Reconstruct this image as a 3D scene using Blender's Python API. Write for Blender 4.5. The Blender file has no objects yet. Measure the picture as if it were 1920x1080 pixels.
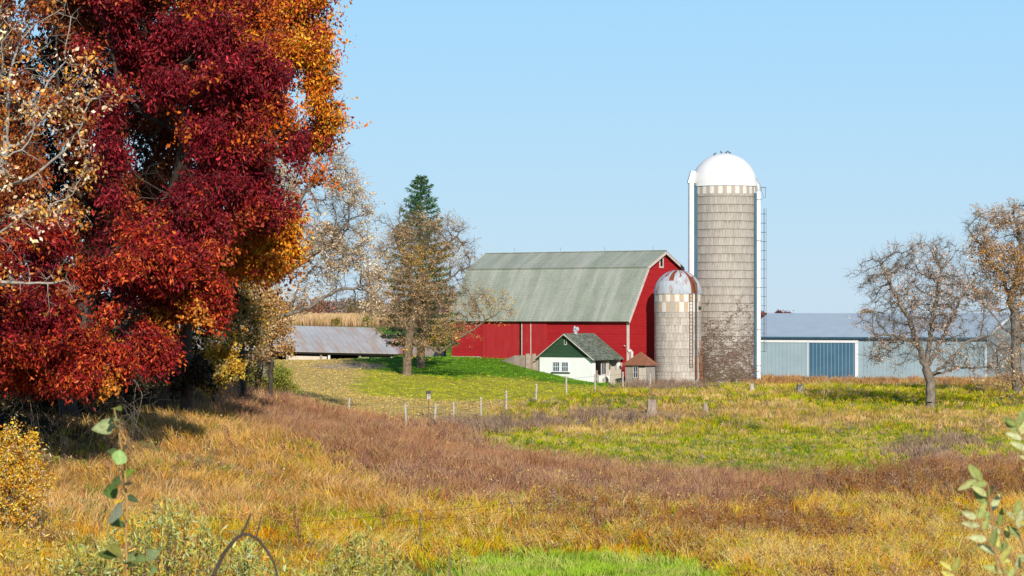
import bpy, math, random
import numpy as np
from mathutils import Vector

random.seed(7)
rng = np.random.default_rng(11)
D = bpy.data
sc = bpy.context.scene
col = sc.collection
PI = math.pi

# ------------------------------------------------------------------ camera model
F = 5000.0        # focal length in photo pixels
ZC = 8.0          # eye height
HY = 590.0        # horizon row


def P(px, py, d):
    return np.array([(px - 960) / F * d, d, ZC - (py - HY) / F * d])


cam = D.cameras.new('camera')
cam.sensor_width = 36
cam.lens = 36 * F / 1920
cam.shift_y = (HY - 540) / 1920
cam.clip_start = 0.1
cam.clip_end = 20000
cam.dof.use_dof = True
cam.dof.focus_distance = 180
cam.dof.aperture_fstop = 24
co = D.objects.new('camera', cam)
co.location = (0, 0, ZC)
co.rotation_euler = (PI / 2, 0, 0)
col.objects.link(co)
sc.camera = co


# ------------------------------------------------------------------ tagging helpers
def tag(o, label=None, cat=None, group=None, kind=None):
    if label: o['label'] = label
    if cat: o['category'] = cat
    if group: o['group'] = group
    if kind: o['kind'] = kind
    return o


def empty(name, loc, rz=0.0, label=None, cat=None, group=None):
    o = D.objects.new(name, None)
    o.empty_display_size = 0.3
    col.objects.link(o)
    o.location = tuple(float(v) for v in loc)
    o.rotation_euler = (0, 0, rz)
    return tag(o, label, cat, group)


def copy_tree(o, parent=None):
    c = o.copy()
    col.objects.link(c)
    if parent is not None:
        c.parent = parent
    for ch in list(o.children):
        copy_tree(ch, c)
    return c


def mesh_np(name, V, Fa, mat, parent=None, C=None, smooth=False, UV=None):
    """V (n,3), Fa (m,k) with constant k, C (n,3) point colours"""
    V = np.asarray(V, np.float32); Fa = np.asarray(Fa, np.int32)
    m, k = Fa.shape
    me = D.meshes.new(name)
    me.vertices.add(len(V)); me.vertices.foreach_set('co', V.ravel())
    me.loops.add(m * k); me.loops.foreach_set('vertex_index', Fa.ravel())
    me.polygons.add(m)
    me.polygons.foreach_set('loop_start', np.arange(0, m * k, k, dtype=np.int32))
    me.polygons.foreach_set('loop_total', np.full(m, k, np.int32))
    me.polygons.foreach_set('use_smooth', np.full(m, smooth))
    if C is not None:
        a = me.color_attributes.new('Col', 'FLOAT_COLOR', 'POINT')
        cc = np.ones((len(V), 4), np.float32); cc[:, :3] = np.clip(C, 0, 1)
        a.data.foreach_set('color', cc.ravel())
    me.update(calc_edges=True)
    me.materials.append(mat)
    o = D.objects.new(name, me)
    col.objects.link(o)
    if parent is not None: o.parent = parent
    return o


class MB:
    """collects simple solids, links them as one mesh object"""
    def __init__(self):
        self.v = []; self.f = []; self.m = []; self.uv = {}; self.mi = 0; self.sm = []

    def add(self, vs, fs, smooth=False):
        b = len(self.v)
        self.v += [tuple(float(c) for c in p) for p in vs]
        for f in fs:
            self.f.append(tuple(i + b for i in f)); self.m.append(self.mi); self.sm.append(smooth)
        return self

    def box(self, x0, x1, y0, y1, z0, z1):
        return self.add([(x0, y0, z0), (x1, y0, z0), (x1, y1, z0), (x0, y1, z0), (x0, y0, z1), (x1, y0, z1), (x1, y1, z1), (x0, y1, z1)],
                        [(0, 3, 2, 1), (4, 5, 6, 7), (0, 1, 5, 4), (1, 2, 6, 5), (2, 3, 7, 6), (3, 0, 4, 7)])

    def bar(self, a, b, w, h=None, up=(0, 0, 1)):
        h = h or w
        a = Vector(a); b = Vector(b); d = (b - a).normalized()
        s = d.cross(Vector(up))
        if s.length < 1e-4: s = d.cross(Vector((0, 1, 0)))
        s.normalize(); u = s.cross(d)
        vs = []
        for p in (a, b):
            for i, j in ((-1, -1), (1, -1), (1, 1), (-1, 1)):
                vs.append(p + s * (w / 2 * i) + u * (h / 2 * j))
        return self.add(vs, [(0, 1, 2, 3), (7, 6, 5, 4), (0, 4, 5, 1), (1, 5, 6, 2), (2, 6, 7, 3), (3, 7, 4, 0)])

    def tube(self, pts, r, n=6, cap=True):
        pts = [Vector(p) for p in pts]
        rs = r if isinstance(r, (list, tuple)) else [r] * len(pts)
        vs = []; fs = []
        prev = None
        for i, p in enumerate(pts):
            d = (pts[min(i + 1, len(pts) - 1)] - pts[max(i - 1, 0)]).normalized()
            if prev is None:
                s = d.cross(Vector((0.13, 0.3, 1))) if abs(d.z) < .95 else d.cross(Vector((0, 1, 0)))
            else:
                s = prev - d * prev.dot(d)
            s.normalize(); prev = s
            u = d.cross(s)
            for k in range(n):
                a = 2 * PI * k / n
                vs.append(p + (s * math.cos(a) + u * math.sin(a)) * rs[i])
        for i in range(len(pts) - 1):
            for k in range(n):
                fs.append((i * n + k, i * n + (k + 1) % n, (i + 1) * n + (k + 1) % n, (i + 1) * n + k))
        self.add(vs, fs, True)
        if cap:
            self.add(vs[:n], [tuple(reversed(range(n)))]); self.add(vs[-n:], [tuple(range(n))])
        return self

    def prism(self, poly, y0, y1):
        """poly in (x,z), extruded along y"""
        n = len(poly)
        vs = [(x, y0, z) for x, z in poly] + [(x, y1, z) for x, z in poly]
        fs = [tuple(range(n)), tuple(reversed(range(n, 2 * n)))]
        for i in range(n):
            j = (i + 1) % n
            fs.append((j, i, i + n, j + n))
        return self.add(vs, fs)

    def build(self, name, mats, parent=None):
        me = D.meshes.new(name)
        me.from_pydata(self.v, [], self.f)
        me.update()
        for m in (mats if isinstance(mats, (list, tuple)) else [mats]):
            me.materials.append(m)
        me.polygons.foreach_set('material_index', self.m)
        me.polygons.foreach_set('use_smooth', self.sm)
        o = D.objects.new(name, me)
        col.objects.link(o)
        if parent is not None: o.parent = parent
        return o


# ------------------------------------------------------------------ materials
def newmat(name):
    m = D.materials.new(name); m.use_nodes = True
    nt = m.node_tree
    b = nt.nodes['Principled BSDF']
    b.inputs['Specular IOR Level'].default_value = 0.25
    b.inputs['Roughness'].default_value = 0.8
    return m, nt, b


def N(nt, t, **kw):
    n = nt.nodes.new(t)
    for k, v in kw.items():
        if k in n.inputs: n.inputs[k].default_value = v
        else: setattr(n, k, v)
    return n


def noise(nt, vec, scale, detail=4, rough=.6):
    n = N(nt, 'ShaderNodeTexNoise'); n.inputs['Scale'].default_value = scale
    n.inputs['Detail'].default_value = detail; n.inputs['Roughness'].default_value = rough
    if vec is not None: nt.links.new(vec, n.inputs['Vector'])
    return n.outputs['Fac']


def ramp(nt, fac, stops):
    r = N(nt, 'ShaderNodeValToRGB')
    e = r.color_ramp.elements
    while len(e) < len(stops): e.new(0.5)
    for i, (p, c) in enumerate(stops):
        e[i].position = p; e[i].color = (*c, 1) if len(c) == 3 else c
    nt.links.new(fac, r.inputs['Fac'])
    return r.outputs['Color']


def mix(nt, fac, a, b, mode='MIX'):
    n = N(nt, 'ShaderNodeMix'); n.data_type = 'RGBA'; n.blend_type = mode
    for s, v in ((n.inputs[0], fac), (n.inputs[6], a), (n.inputs[7], b)):
        if hasattr(v, 'is_linked') or isinstance(v, bpy.types.NodeSocket): nt.links.new(v, s)
        elif isinstance(v, (int, float)): s.default_value = v
        else: s.default_value = (*v, 1)
    return n.outputs[2]


def mapping(nt, scale, out='Object', rot=(0, 0, 0)):
    tc = N(nt, 'ShaderNodeTexCoord'); mp = N(nt, 'ShaderNodeMapping')
    mp.inputs['Scale'].default_value = scale; mp.inputs['Rotation'].default_value = rot
    nt.links.new(tc.outputs[out], mp.inputs['Vector'])
    return mp.outputs['Vector']


def bump(nt, b, h, strength=.3, dist=.05):
    n = N(nt, 'ShaderNodeBump'); n.inputs['Strength'].default_value = strength; n.inputs['Distance'].default_value = dist
    nt.links.new(h, n.inputs['Height']); nt.links.new(n.outputs['Normal'], b.inputs['Normal'])


def math_(nt, op, a, b=None):
    n = N(nt, 'ShaderNodeMath'); n.operation = op
    for s, v in ((n.inputs[0], a), (n.inputs[1], b)):
        if v is None: continue
        if isinstance(v, (int, float)): s.default_value = v
        else: nt.links.new(v, s)
    return n.outputs[0]


def grungy(name, c1, c2, scale=(1, 1, 1), ns=3.0, rough=.8, bumps=.0, extra=None, spec=.25, metal=0):
    """two-tone weathered surface, optional extra=(colour, amount, scale) blotches"""
    m, nt, b = newmat(name)
    v = mapping(nt, scale)
    c = ramp(nt, noise(nt, v, ns, 6, .65), [(.3, c1), (.7, c2)])
    if extra:
        ec, ea, es = extra
        f = ramp(nt, noise(nt, mapping(nt, es), 1.0, 5, .7), [(1 - ea - .08, (0, 0, 0)), (1 - ea + .08, (1, 1, 1))])
        c = mix(nt, f, c, ec)
    nt.links.new(c, b.inputs['Base Color'])
    b.inputs['Roughness'].default_value = rough
    b.inputs['Specular IOR Level'].default_value = spec
    b.inputs['Metallic'].default_value = metal
    if bumps: bump(nt, b, noise(nt, v, ns * 4, 4), bumps)
    return m


def siding(name, c1, c2, step, axis='Z', dark=.55, width=.16, weather=(.35, .25, .2), wamt=.3):
    """boards: a dark joint every `step` metres along the given axis plus weathering"""
    m, nt, b = newmat(name)
    tc = N(nt, 'ShaderNodeTexCoord'); sx = N(nt, 'ShaderNodeSeparateXYZ')
    nt.links.new(tc.outputs['Object'], sx.inputs[0])
    t = math_(nt, 'DIVIDE', sx.outputs[axis], step)
    fr = math_(nt, 'FRACT', t)
    joint = math_(nt, 'LESS_THAN', fr, width)
    fl = math_(nt, 'FLOOR', t)
    wn = N(nt, 'ShaderNodeTexWhiteNoise'); wn.noise_dimensions = '1D'; nt.links.new(fl, wn.inputs['W'])
    v = mapping(nt, (.5, .5, 2.5) if axis == 'Z' else (2.5, .6, .5))
    n1 = noise(nt, v, 1.6, 6, .7)
    base = ramp(nt, n1, [(.3, c1), (.7, c2)])
    base = mix(nt, math_(nt, 'MULTIPLY', wn.outputs['Value'], .3), base, tuple(x * .6 for x in c1))
    wth = ramp(nt, noise(nt, mapping(nt, (1, 1, .35)), 1.3, 7, .75), [(.58, (0, 0, 0)), (.8, (1, 1, 1))])
    base = mix(nt, math_(nt, 'MULTIPLY', N_out(nt, wth), wamt), base, weather)
    base = mix(nt, math_(nt, 'MULTIPLY', joint, dark), base, tuple(x * .2 for x in c1))
    nt.links.new(base, b.inputs['Base Color'])
    b.inputs['Roughness'].default_value = .75
    bump(nt, b, fr, .4, .03)
    return m


def N_out(nt, colsock):
    n = N(nt, 'ShaderNodeRGBToBW'); nt.links.new(colsock, n.inputs[0]); return n.outputs[0]


def vcol_mat(name, transl=.25, rough=.7, spec=.15, jitter=0.0):
    m, nt, b = newmat(name)
    a = N(nt, 'ShaderNodeAttribute'); a.attribute_name = 'Col'
    c = a.outputs['Color']
    nt.links.new(c, b.inputs['Base Color'])
    b.inputs['Roughness'].default_value = rough
    b.inputs['Specular IOR Level'].default_value = spec
    if transl:
        t = N(nt, 'ShaderNodeBsdfTranslucent'); nt.links.new(c, t.inputs['Color'])
        ms = N(nt, 'ShaderNodeMixShader'); ms.inputs[0].default_value = transl
        nt.links.new(b.outputs[0], ms.inputs[1]); nt.links.new(t.outputs[0], ms.inputs[2])
        nt.links.new(ms.outputs[0], nt.nodes['Material Output'].inputs['Surface'])
    return m


LEAF = vcol_mat('autumn_leaf', .07, .5, .25)
GRASS = vcol_mat('grass_blade', .3, .8, .1)
FRESH = vcol_mat('broad_leaf', .2, .65, .15)


def bark(name, c1, c2):
    return grungy(name, c1, c2, (1, 1, .35), 7, .9, .5)


nt_ = FRESH.node_tree; at_ = [n for n in nt_.nodes if n.type == 'ATTRIBUTE'][0]
sp_ = ramp(nt_, noise(nt_, mapping(nt_, (1, 1, 1)), 130, 5, .7), [(.3, (.55, .5, .4)), (.5, (1, 1, 1)), (.75, (1.25, 1.15, .9))])
mx_ = mix(nt_, 1.0, at_.outputs['Color'], sp_, 'MULTIPLY')
for n_x in nt_.nodes:
    if n_x.type == 'BSDF_PRINCIPLED': nt_.links.new(mx_, n_x.inputs['Base Color'])
    if n_x.type == 'BSDF_TRANSLUCENT': nt_.links.new(mx_, n_x.inputs['Color'])
BARK_GREY = bark('grey_bark', (.13, .105, .085), (.30, .26, .215))
BARK_PALE = bark('pale_bark', (.24, .21, .18), (.50, .45, .39))
BARK_DARK = bark('dark_bark', (.035, .028, .022), (.11, .085, .065))
BARK_BROWN = bark('brown_bark', (.12, .085, .055), (.28, .21, .145))
BARK_MOSS = bark('golden_bark', (.16, .11, .055), (.34, .245, .13))

# ------------------------------------------------------------------ terrain
CTRL = [
    (0, 1075, 80), (200, 1060, 84), (600, 1078, 84), (960, 1076, 85), (1300, 1076, 86), (1700, 1076, 87), (1920, 1070, 88),
    (0, 985, 88), (400, 985, 94), (787, 1030, 95), (960, 985, 105), (1117, 970, 112), (1345, 950, 122), (1468, 945, 126), (1570, 915, 135),
    (1850, 930, 132), (0, 900, 96), (200, 900, 100), (400, 900, 105), (600, 900, 115), (800, 900, 118), (1000, 900, 124), (1200, 905, 130),
    (-150, 800, 108), (0, 790, 110), (150, 785, 110), (300, 785, 116), (420, 790, 126), (600, 805, 142), (820, 830, 148), (1000, 858, 146),
    (1300, 885, 142), (1600, 890, 142), (1850, 875, 147),
    (-100, 740, 135), (200, 730, 140), (330, 722, 150), (430, 726, 172), (500, 735, 188),
    (650, 772, 178), (815, 799, 172), (950, 770, 190), (1062, 740, 212), (1000, 820, 163), (1300, 830, 165), (1600, 830, 168), (1850, 815, 175),
    (1222, 778, 190), (1450, 780, 188), (1745, 766, 200), (1900, 745, 210), (1150, 732, 236), (1300, 724, 248), (1450, 724, 240), (1650, 727, 240), (1800, 727, 240),
    (560, 692, 240), (700, 740, 208), (762, 704, 240), (785, 690, 254), (900, 712, 240), (1000, 722, 240), (1060, 712, 250),
    (866, 669, 273), (930, 671, 268), (1008, 698, 261), (1112, 722, 258), (1180, 726, 256), (1270, 723, 258), (1360, 718, 265),
    (1500, 716, 290), (1848, 714, 287), (1700, 715, 290), (500, 673, 288), (680, 681, 293), (740, 678, 296), (600, 680, 280),
    (300, 690, 220), (100, 690, 220), (300, 670, 300), (700, 655, 330), (1000, 668, 320), (1300, 700, 325), (1600, 705, 325), (1950, 705, 325),
    (860, 690, 256), (970, 692, 258), (1000, 701, 256.5), (940, 682, 260), (988, 697, 260.5),
]
cw = np.array([P(*c) for c in CTRL])
A = cw[:, :2] / 50.0


def tps(r2):
    return np.where(r2 > 1e-12, .5 * r2 * np.log(np.maximum(r2, 1e-12)), 0)


n_ = len(A)
K = tps(((A[:, None] - A[None]) ** 2).sum(-1)) + np.eye(n_) * .02
Pm = np.c_[np.ones(n_), A]
M_ = np.block([[K, Pm], [Pm.T, np.zeros((3, 3))]])
sol = np.linalg.solve(M_, np.r_[cw[:, 2], np.zeros(3)])
Wt, Ct = sol[:n_], sol[n_:]


def sstep(a, b, x):
    t = np.clip((x - a) / (b - a), 0, 1); return t * t * (3 - 2 * t)


def vnoise(x, y, s, seed=0):
    """cheap smooth value noise, about -1..1"""
    x = np.asarray(x, float) / s + seed * 17.31; y = np.asarray(y, float) / s + seed * 9.17
    xi = np.floor(x); yi = np.floor(y); fx = x - xi; fy = y - yi
    fx = fx * fx * (3 - 2 * fx); fy = fy * fy * (3 - 2 * fy)

    def h(i, j):
        v = np.sin(i * 127.1 + j * 311.7 + seed * 74.7) * 43758.5453
        return (v - np.floor(v)) * 2 - 1
    return (h(xi, yi) * (1 - fx) + h(xi + 1, yi) * fx) * (1 - fy) + (h(xi, yi + 1) * (1 - fx) + h(xi + 1, yi + 1) * fx) * fy


def hgt(x, y):
    x = np.asarray(x, float); y = np.asarray(y, float)
    shp = np.broadcast(x, y).shape
    x = np.broadcast_to(x, shp).ravel(); y = np.broadcast_to(y, shp).ravel()
    yc = np.clip(y, 80, 325)
    lim = .215 * yc + 4
    xc = np.clip(x, -lim, lim)
    q = np.c_[xc, yc] / 50.0
    z = np.empty(len(x))
    for i in range(0, len(x), 20000):
        s = slice(i, i + 20000)
        z[s] = tps(((q[s, None] - A[None]) ** 2).sum(-1)) @ Wt + Ct[0] + q[s] @ Ct[1:]
    z = z + .05 * vnoise(x, y, 3.1, 1) + .03 * vnoise(x, y, 1.3, 2)
    far = np.interp(y, [320, 350, 420, 500, 1000, 1500, 20000], [4.0, 4.8, 5.5, 5.85, 6.8, 7.1, 7.1])
    t = sstep(318, 400, y)
    z = z * (1 - t) + far * t
    near = np.interp(y, [-60, 0, 6, 10, 20, 30, 40, 55, 66, 80], [6.4, 6.4, 6.25, 5.9, 4.6, 3.2, 1.9, .5, -.2, -.3])
    t = sstep(62, 82, y)
    z = near * (1 - t) + z * t
    return z.reshape(shp)


def hz(x, y): return float(hgt(np.array([x]), np.array([y]))[0])


_dd = np.concatenate([np.arange(70, 330, .5), np.arange(330, 1600, 5)])


def hit(px, py):
    """where the ray through a photo pixel meets the terrain"""
    xs = (px - 960) / F * _dd
    g = hgt(xs, _dd); r = ZC - (py - HY) / F * _dd
    k = np.argmax(r <= g)
    if r[k] > g[k]: k = len(_dd) - 1
    d = _dd[k]
    return np.array([(px - 960) / F * d, d, g[k]])


def on(px, d):
    x = (px - 960) / F * d
    return np.array([x, d, hz(x, d)])


# --- ground zones, looked up by where a spot of ground lies
def lin(px, pts):
    return np.interp(px, [p[0] for p in pts], [p[1] for p in pts])


B_BROWN = [(0, 690), (330, 716), (430, 728), (520, 748), (600, 768), (750, 797), (850, 808), (950, 842), (1100, 864), (1300, 887), (1500, 898), (1600, 890), (1750, 870), (1920, 858)]
B_GOLD = [(0, 1000), (300, 985), (450, 985), (640, 962), (900, 948), (1100, 950), (1250, 968), (1400, 958), (1550, 945), (1920, 948)]
B_GREEN = [(0, 1300), (700, 1110), (820, 1052), (900, 1040), (1050, 1036), (1200, 1042), (1330, 1062), (1450, 1110), (1920, 1300)]
B_FENCE = [(0, 760), (560, 760), (760, 800), (830, 800), (905, 783), (950, 770), (1005, 754), (1062, 741), (1116, 734), (1170, 729), (1300, 722), (1920, 718)]
ZN = ['green', 'gold', 'brown', 'tan', 'litter', 'lawn', 'meadow', 'belt', 'rust', 'shade', 'olive', 'farm', 'corn', 'yard', 'brush', 'dry']
ZI = {n: i for i, n in enumerate(ZN)}


def zones(x, y):
    z = hgt(x, y)
    yy = np.maximum(y, 5)
    px = 960 + F * x / yy; py = HY - F * (z - ZC) / yy
    n1 = vnoise(x, y, 5, 3) + .5 * vnoise(x, y, 1.7, 4); n2 = vnoise(x, y, 9, 5) + .6 * vnoise(x, y, 2.3, 6)
    wp = py + n1 * 7
    zid = np.full(px.shape, ZI['meadow'])
    fence = lin(px, B_FENCE); brown = lin(px, B_BROWN)
    # above the brown line, left of the fence: lawns
    above = wp < fence
    zid[above] = ZI['lawn']
    lit = above & ((wp > 748 + (px - 700) * .0) | (px < 690 + n2 * 30)) & (px < 1010 + n2 * 40)
    zid[lit] = ZI['litter']
    ol = above & ~lit & (wp > np.interp(px, [690, 780, 900, 1000, 1150], [690, 704, 708, 716, 730]))
    zid[ol] = ZI['olive']
    zid[(~above) & (wp > 812 + n2 * 6) & (px > 850)] = ZI['belt']
    dry = (~above) & (n2 > .55) & (wp < 812)
    zid[dry] = ZI['dry']
    for cx, cy, rx, ry in ((1110, 786, 50, 14), (1190, 782, 55, 13), (1050, 795, 70, 9), (930, 802, 120, 9), (1735, 850, 55, 18), (1800, 832, 40, 13), (1240, 728, 80, 7)):
        zid[((px - cx) / rx) ** 2 + ((py - cy) / ry) ** 2 < .75 + n1 * .8] = ZI['brush']
    for cx, cy, rx, ry in ((1430, 768, 85, 18), (1770, 781, 95, 12), (1560, 790, 120, 14), (1890, 800, 60, 20)):
        zid[((px - cx) / rx) ** 2 + ((py - cy) / ry) ** 2 < 1 + n1 * .5] = ZI['dry']
    zid[(px > 1400) & (wp < 722) & (y > 225)] = ZI['rust']
    low = wp > brown
    zid[low] = ZI['brown']
    band = np.interp(px, [0, 430, 800, 1100, 1500, 1920], [14, 62, 95, 80, 50, 40])
    zid[low & (wp > brown + band + n2 * 18) & (px < 700 + n2 * 90)] = ZI['tan']
    zid[low & (wp > brown + 12 + n2 * 14) & (px > 1560 + n2 * 60)] = ZI['rust']
    zid[low & (px < 400 + n1 * 30) & (wp < 836 + n2 * 10 - np.maximum(px - 130, 0) * .30) & (wp > 690)] = ZI['shade']  # tree shade painted in as near-black ground and grass
    g = wp > lin(px, B_GOLD) + n2 * 10
    zid[g] = ZI['gold']
    zid[g & (n2 < -.75)] = ZI['rust']
    zid[wp > lin(px, B_GREEN) + n2 * 4] = ZI['green']
    yard = (((px - 650) / 70) ** 2 + ((py - 687) / 5) ** 2 < 1 + n1 * .3) & (y > 200)
    zid[yard] = ZI['yard']
    zid[y > 318] = ZI['farm']
    zid[y > 490] = ZI['corn']
    zid[(y < 70)] = ZI['gold']
    return zid, px, py


ZCOL = np.array([
    (.16, .30, .035), (.42, .27, .07), (.24, .135, .07), (.40, .25, .10), (.66, .49, .18), (.13, .27, .018), (.27, .255, .05), (.25, .30, .05),
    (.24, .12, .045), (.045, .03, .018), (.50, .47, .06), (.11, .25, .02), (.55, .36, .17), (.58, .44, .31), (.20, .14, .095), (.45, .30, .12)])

xs = np.concatenate([-np.geomspace(9000, 70, 24), np.arange(-69, 69.1, .75), np.geomspace(70, 9000, 24)])
ys = np.concatenate([[-60, -30, -10, 0, 3, 6, 8, 10], np.arange(14, 70, 4), np.arange(70, 320, .75), np.geomspace(321, 16000, 70)])
X, Y = np.meshgrid(xs, ys)
Z = hgt(X, Y)
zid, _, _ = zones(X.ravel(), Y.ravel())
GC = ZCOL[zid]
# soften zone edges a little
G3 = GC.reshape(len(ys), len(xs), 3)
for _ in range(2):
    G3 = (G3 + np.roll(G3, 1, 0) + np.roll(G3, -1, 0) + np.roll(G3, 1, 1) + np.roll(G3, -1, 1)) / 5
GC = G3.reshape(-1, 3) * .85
ny, nx = X.shape
idx = np.arange(ny * nx).reshape(ny, nx)
Fg = np.c_[idx[:-1, :-1].ravel(), idx[:-1, 1:].ravel(), idx[1:, 1:].ravel(), idx[1:, :-1].ravel()]
m, nt, b = newmat('ground_soil')
a = N(nt, 'ShaderNodeAttribute'); a.attribute_name = 'Col'
v = mapping(nt, (1, .5, 1))
c = mix(nt, .75, a.outputs['Color'], ramp(nt, noise(nt, v, 1.1, 9, .75), [(.25, (.25, .22, .18)), (.5, (.9, .9, .9)), (.75, (1.7, 1.6, 1.4))]), 'MULTIPLY')
nt.links.new(c, b.inputs['Base Color']); b.inputs['Roughness'].default_value = .95; b.inputs['Specular IOR Level'].default_value = .05
bump(nt, b, noise(nt, v, 6, 6, .7), .3, .06)
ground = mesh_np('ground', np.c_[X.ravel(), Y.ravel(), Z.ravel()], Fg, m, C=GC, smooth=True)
tag(ground, kind='structure')


# ------------------------------------------------------------------ blades and leaves
def unit(v):
    return v / np.maximum(np.linalg.norm(v, axis=-1, keepdims=True), 1e-9)


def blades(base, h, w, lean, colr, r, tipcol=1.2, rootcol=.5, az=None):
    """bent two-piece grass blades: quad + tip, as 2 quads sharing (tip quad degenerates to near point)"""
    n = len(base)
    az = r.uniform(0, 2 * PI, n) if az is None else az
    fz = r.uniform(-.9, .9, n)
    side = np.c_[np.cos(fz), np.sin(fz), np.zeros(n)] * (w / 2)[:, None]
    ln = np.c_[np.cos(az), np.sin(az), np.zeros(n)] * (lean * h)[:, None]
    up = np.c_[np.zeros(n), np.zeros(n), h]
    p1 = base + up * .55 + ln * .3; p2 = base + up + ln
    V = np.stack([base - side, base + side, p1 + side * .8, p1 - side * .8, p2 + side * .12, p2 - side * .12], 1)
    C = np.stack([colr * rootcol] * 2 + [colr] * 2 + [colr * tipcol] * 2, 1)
    i = np.arange(n)[:, None] * 6
    Fq = np.concatenate([i + np.array([[0, 1, 2, 3]]), i + np.array([[3, 2, 4, 5]])], 0)
    return V.reshape(-1, 3), Fq, C.reshape(-1, 3)


def leaf_quads(pos, ax, L, W, colr, r, fold=.2):
    n = len(pos)
    ax = unit(ax)
    rnd = unit(r.normal(size=(n, 3)))
    sd = unit(np.cross(ax, rnd)); nm = np.cross(sd, ax)
    L = L[:, None]; W = W[:, None]
    V = np.stack([pos, pos + ax * L * .5 + sd * W * .5 + nm * W * fold, pos + ax * L, pos + ax * L * .5 - sd * W * .5 + nm * W * fold], 1)
    C = np.repeat(colr[:, None], 4, 1)
    Fq = np.arange(n * 4).reshape(n, 4)
    return V.reshape(-1, 3), Fq, C.reshape(-1, 3)


def pick(pal, n, r, jit=.18):
    pal = np.array([p[:3] for p in pal]); 
    i = r.integers(0, len(pal), n)
    return np.clip(pal[i] * (1 + r.normal(0, jit, (n, 1))) * (1 + r.normal(0, .06, (n, 3))), .003, 1)


# per zone: (name of stuff object, height, width, lean, blades per tuft, tufts per m2 at 100 m, palette)
GP = {
    'green': ('green_grass', .34, .035, .6, 7, 13, [(.33, .50, .035), (.40, .54, .05), (.24, .40, .02), (.44, .50, .10), (.52, .46, .14)]),
    'gold': ('golden_weeds', .52, .032, .5, 8, 12, [(.34, .16, .05), (.64, .38, .08), (.74, .52, .18), (.58, .28, .05), (.46, .46, .06), (.68, .54, .09), (.44, .22, .07), (.80, .60, .26), (.36, .42, .05)]),
    'brown': ('brown_grass', .55, .026, .45, 8, 12, [(.38, .20, .115), (.44, .245, .14), (.32, .165, .11), (.52, .32, .17), (.26, .135, .09), (.40, .235, .17), (.56, .38, .22), (.38, .23, .17)]),
    'tan': ('tan_grass', .45, .028, .7, 7, 11, [(.62, .40, .16), (.54, .32, .12), (.70, .48, .23), (.44, .25, .12), (.46, .38, .09), (.50, .32, .2)]),
    'litter': ('lawn_grass', .09, .03, .8, 4, 8, [(.56, .46, .12), (.62, .48, .18), (.46, .41, .07)]),
    'lawn': ('lawn_grass', .16, .04, .5, 5, 9, [(.15, .33, .02), (.21, .40, .025), (.12, .27, .014)]),
    'olive': ('lawn_grass', .12, .04, .6, 5, 8, [(.42, .43, .05), (.48, .45, .07), (.36, .40, .04)]),
    'meadow': ('meadow_grass', .34, .04, .6, 6, 9, [(.38, .38, .05), (.48, .40, .09), (.29, .34, .035), (.54, .39, .13), (.24, .28, .03), (.44, .42, .06)]),
    'belt': ('meadow_grass', .27, .036, .7, 6, 10, [(.33, .36, .05), (.42, .40, .08), (.50, .40, .15), (.24, .31, .035), (.44, .38, .09), (.54, .40, .2), (.33, .33, .06), (.40, .30, .14)]),
    'rust': ('rust_weeds', .6, .036, .4, 8, 9, [(.40, .20, .08), (.32, .15, .07), (.48, .27, .11), (.28, .17, .10), (.52, .36, .14), (.40, .26, .18)]),
    'shade': ('tan_grass', .4, .03, .6, 4, 6, [(.035, .025, .010), (.06, .042, .014), (.03, .03, .010), (.09, .065, .02)]),  # near-black blades, the tree shade put into their colour
    'brush': ('brushwood', .62, .03, .5, 9, 8, [(.33, .23, .17), (.26, .18, .13), (.42, .29, .20), (.36, .23, .15)]),
    'dry': ('meadow_grass', .42, .034, .6, 7, 9, [(.62, .42, .18), (.54, .37, .12), (.70, .50, .25), (.44, .36, .09)]),
    'farm': ('lawn_grass', .2, .06, .5, 3, 2, [(.14, .31, .025), (.19, .37, .035)]),
}
def sat(pal, f, g=1.0):
    q = np.array(pal, float); l = (q @ np.array([.3, .59, .11]))[:, None]
    return np.clip((l + (q - l) * f) * g, .004, 1)


SATF = {'gold': (1.3, 1.05), 'tan': (1.28, 1.08), 'brown': (1.16, .98), 'meadow': (1.25, 1.12), 'belt': (1.2, 1.15), 'olive': (1.1, 1.15), 'litter': (1.1, 1.1), 'rust': (1.1, 1.05), 'dry': (1.1, 1.05)}
for k_, v_ in SATF.items():
    GP[k_] = (*GP[k_][:6], sat(GP[k_][6], *v_))
acc = {}
STAKES = [hit(px_, b_) for px_, b_ in ((559, 1022), (787, 1032), (960, 986), (1117, 972), (1247, 968), (1345, 952), (1468, 950), (1562, 918))]


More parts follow.
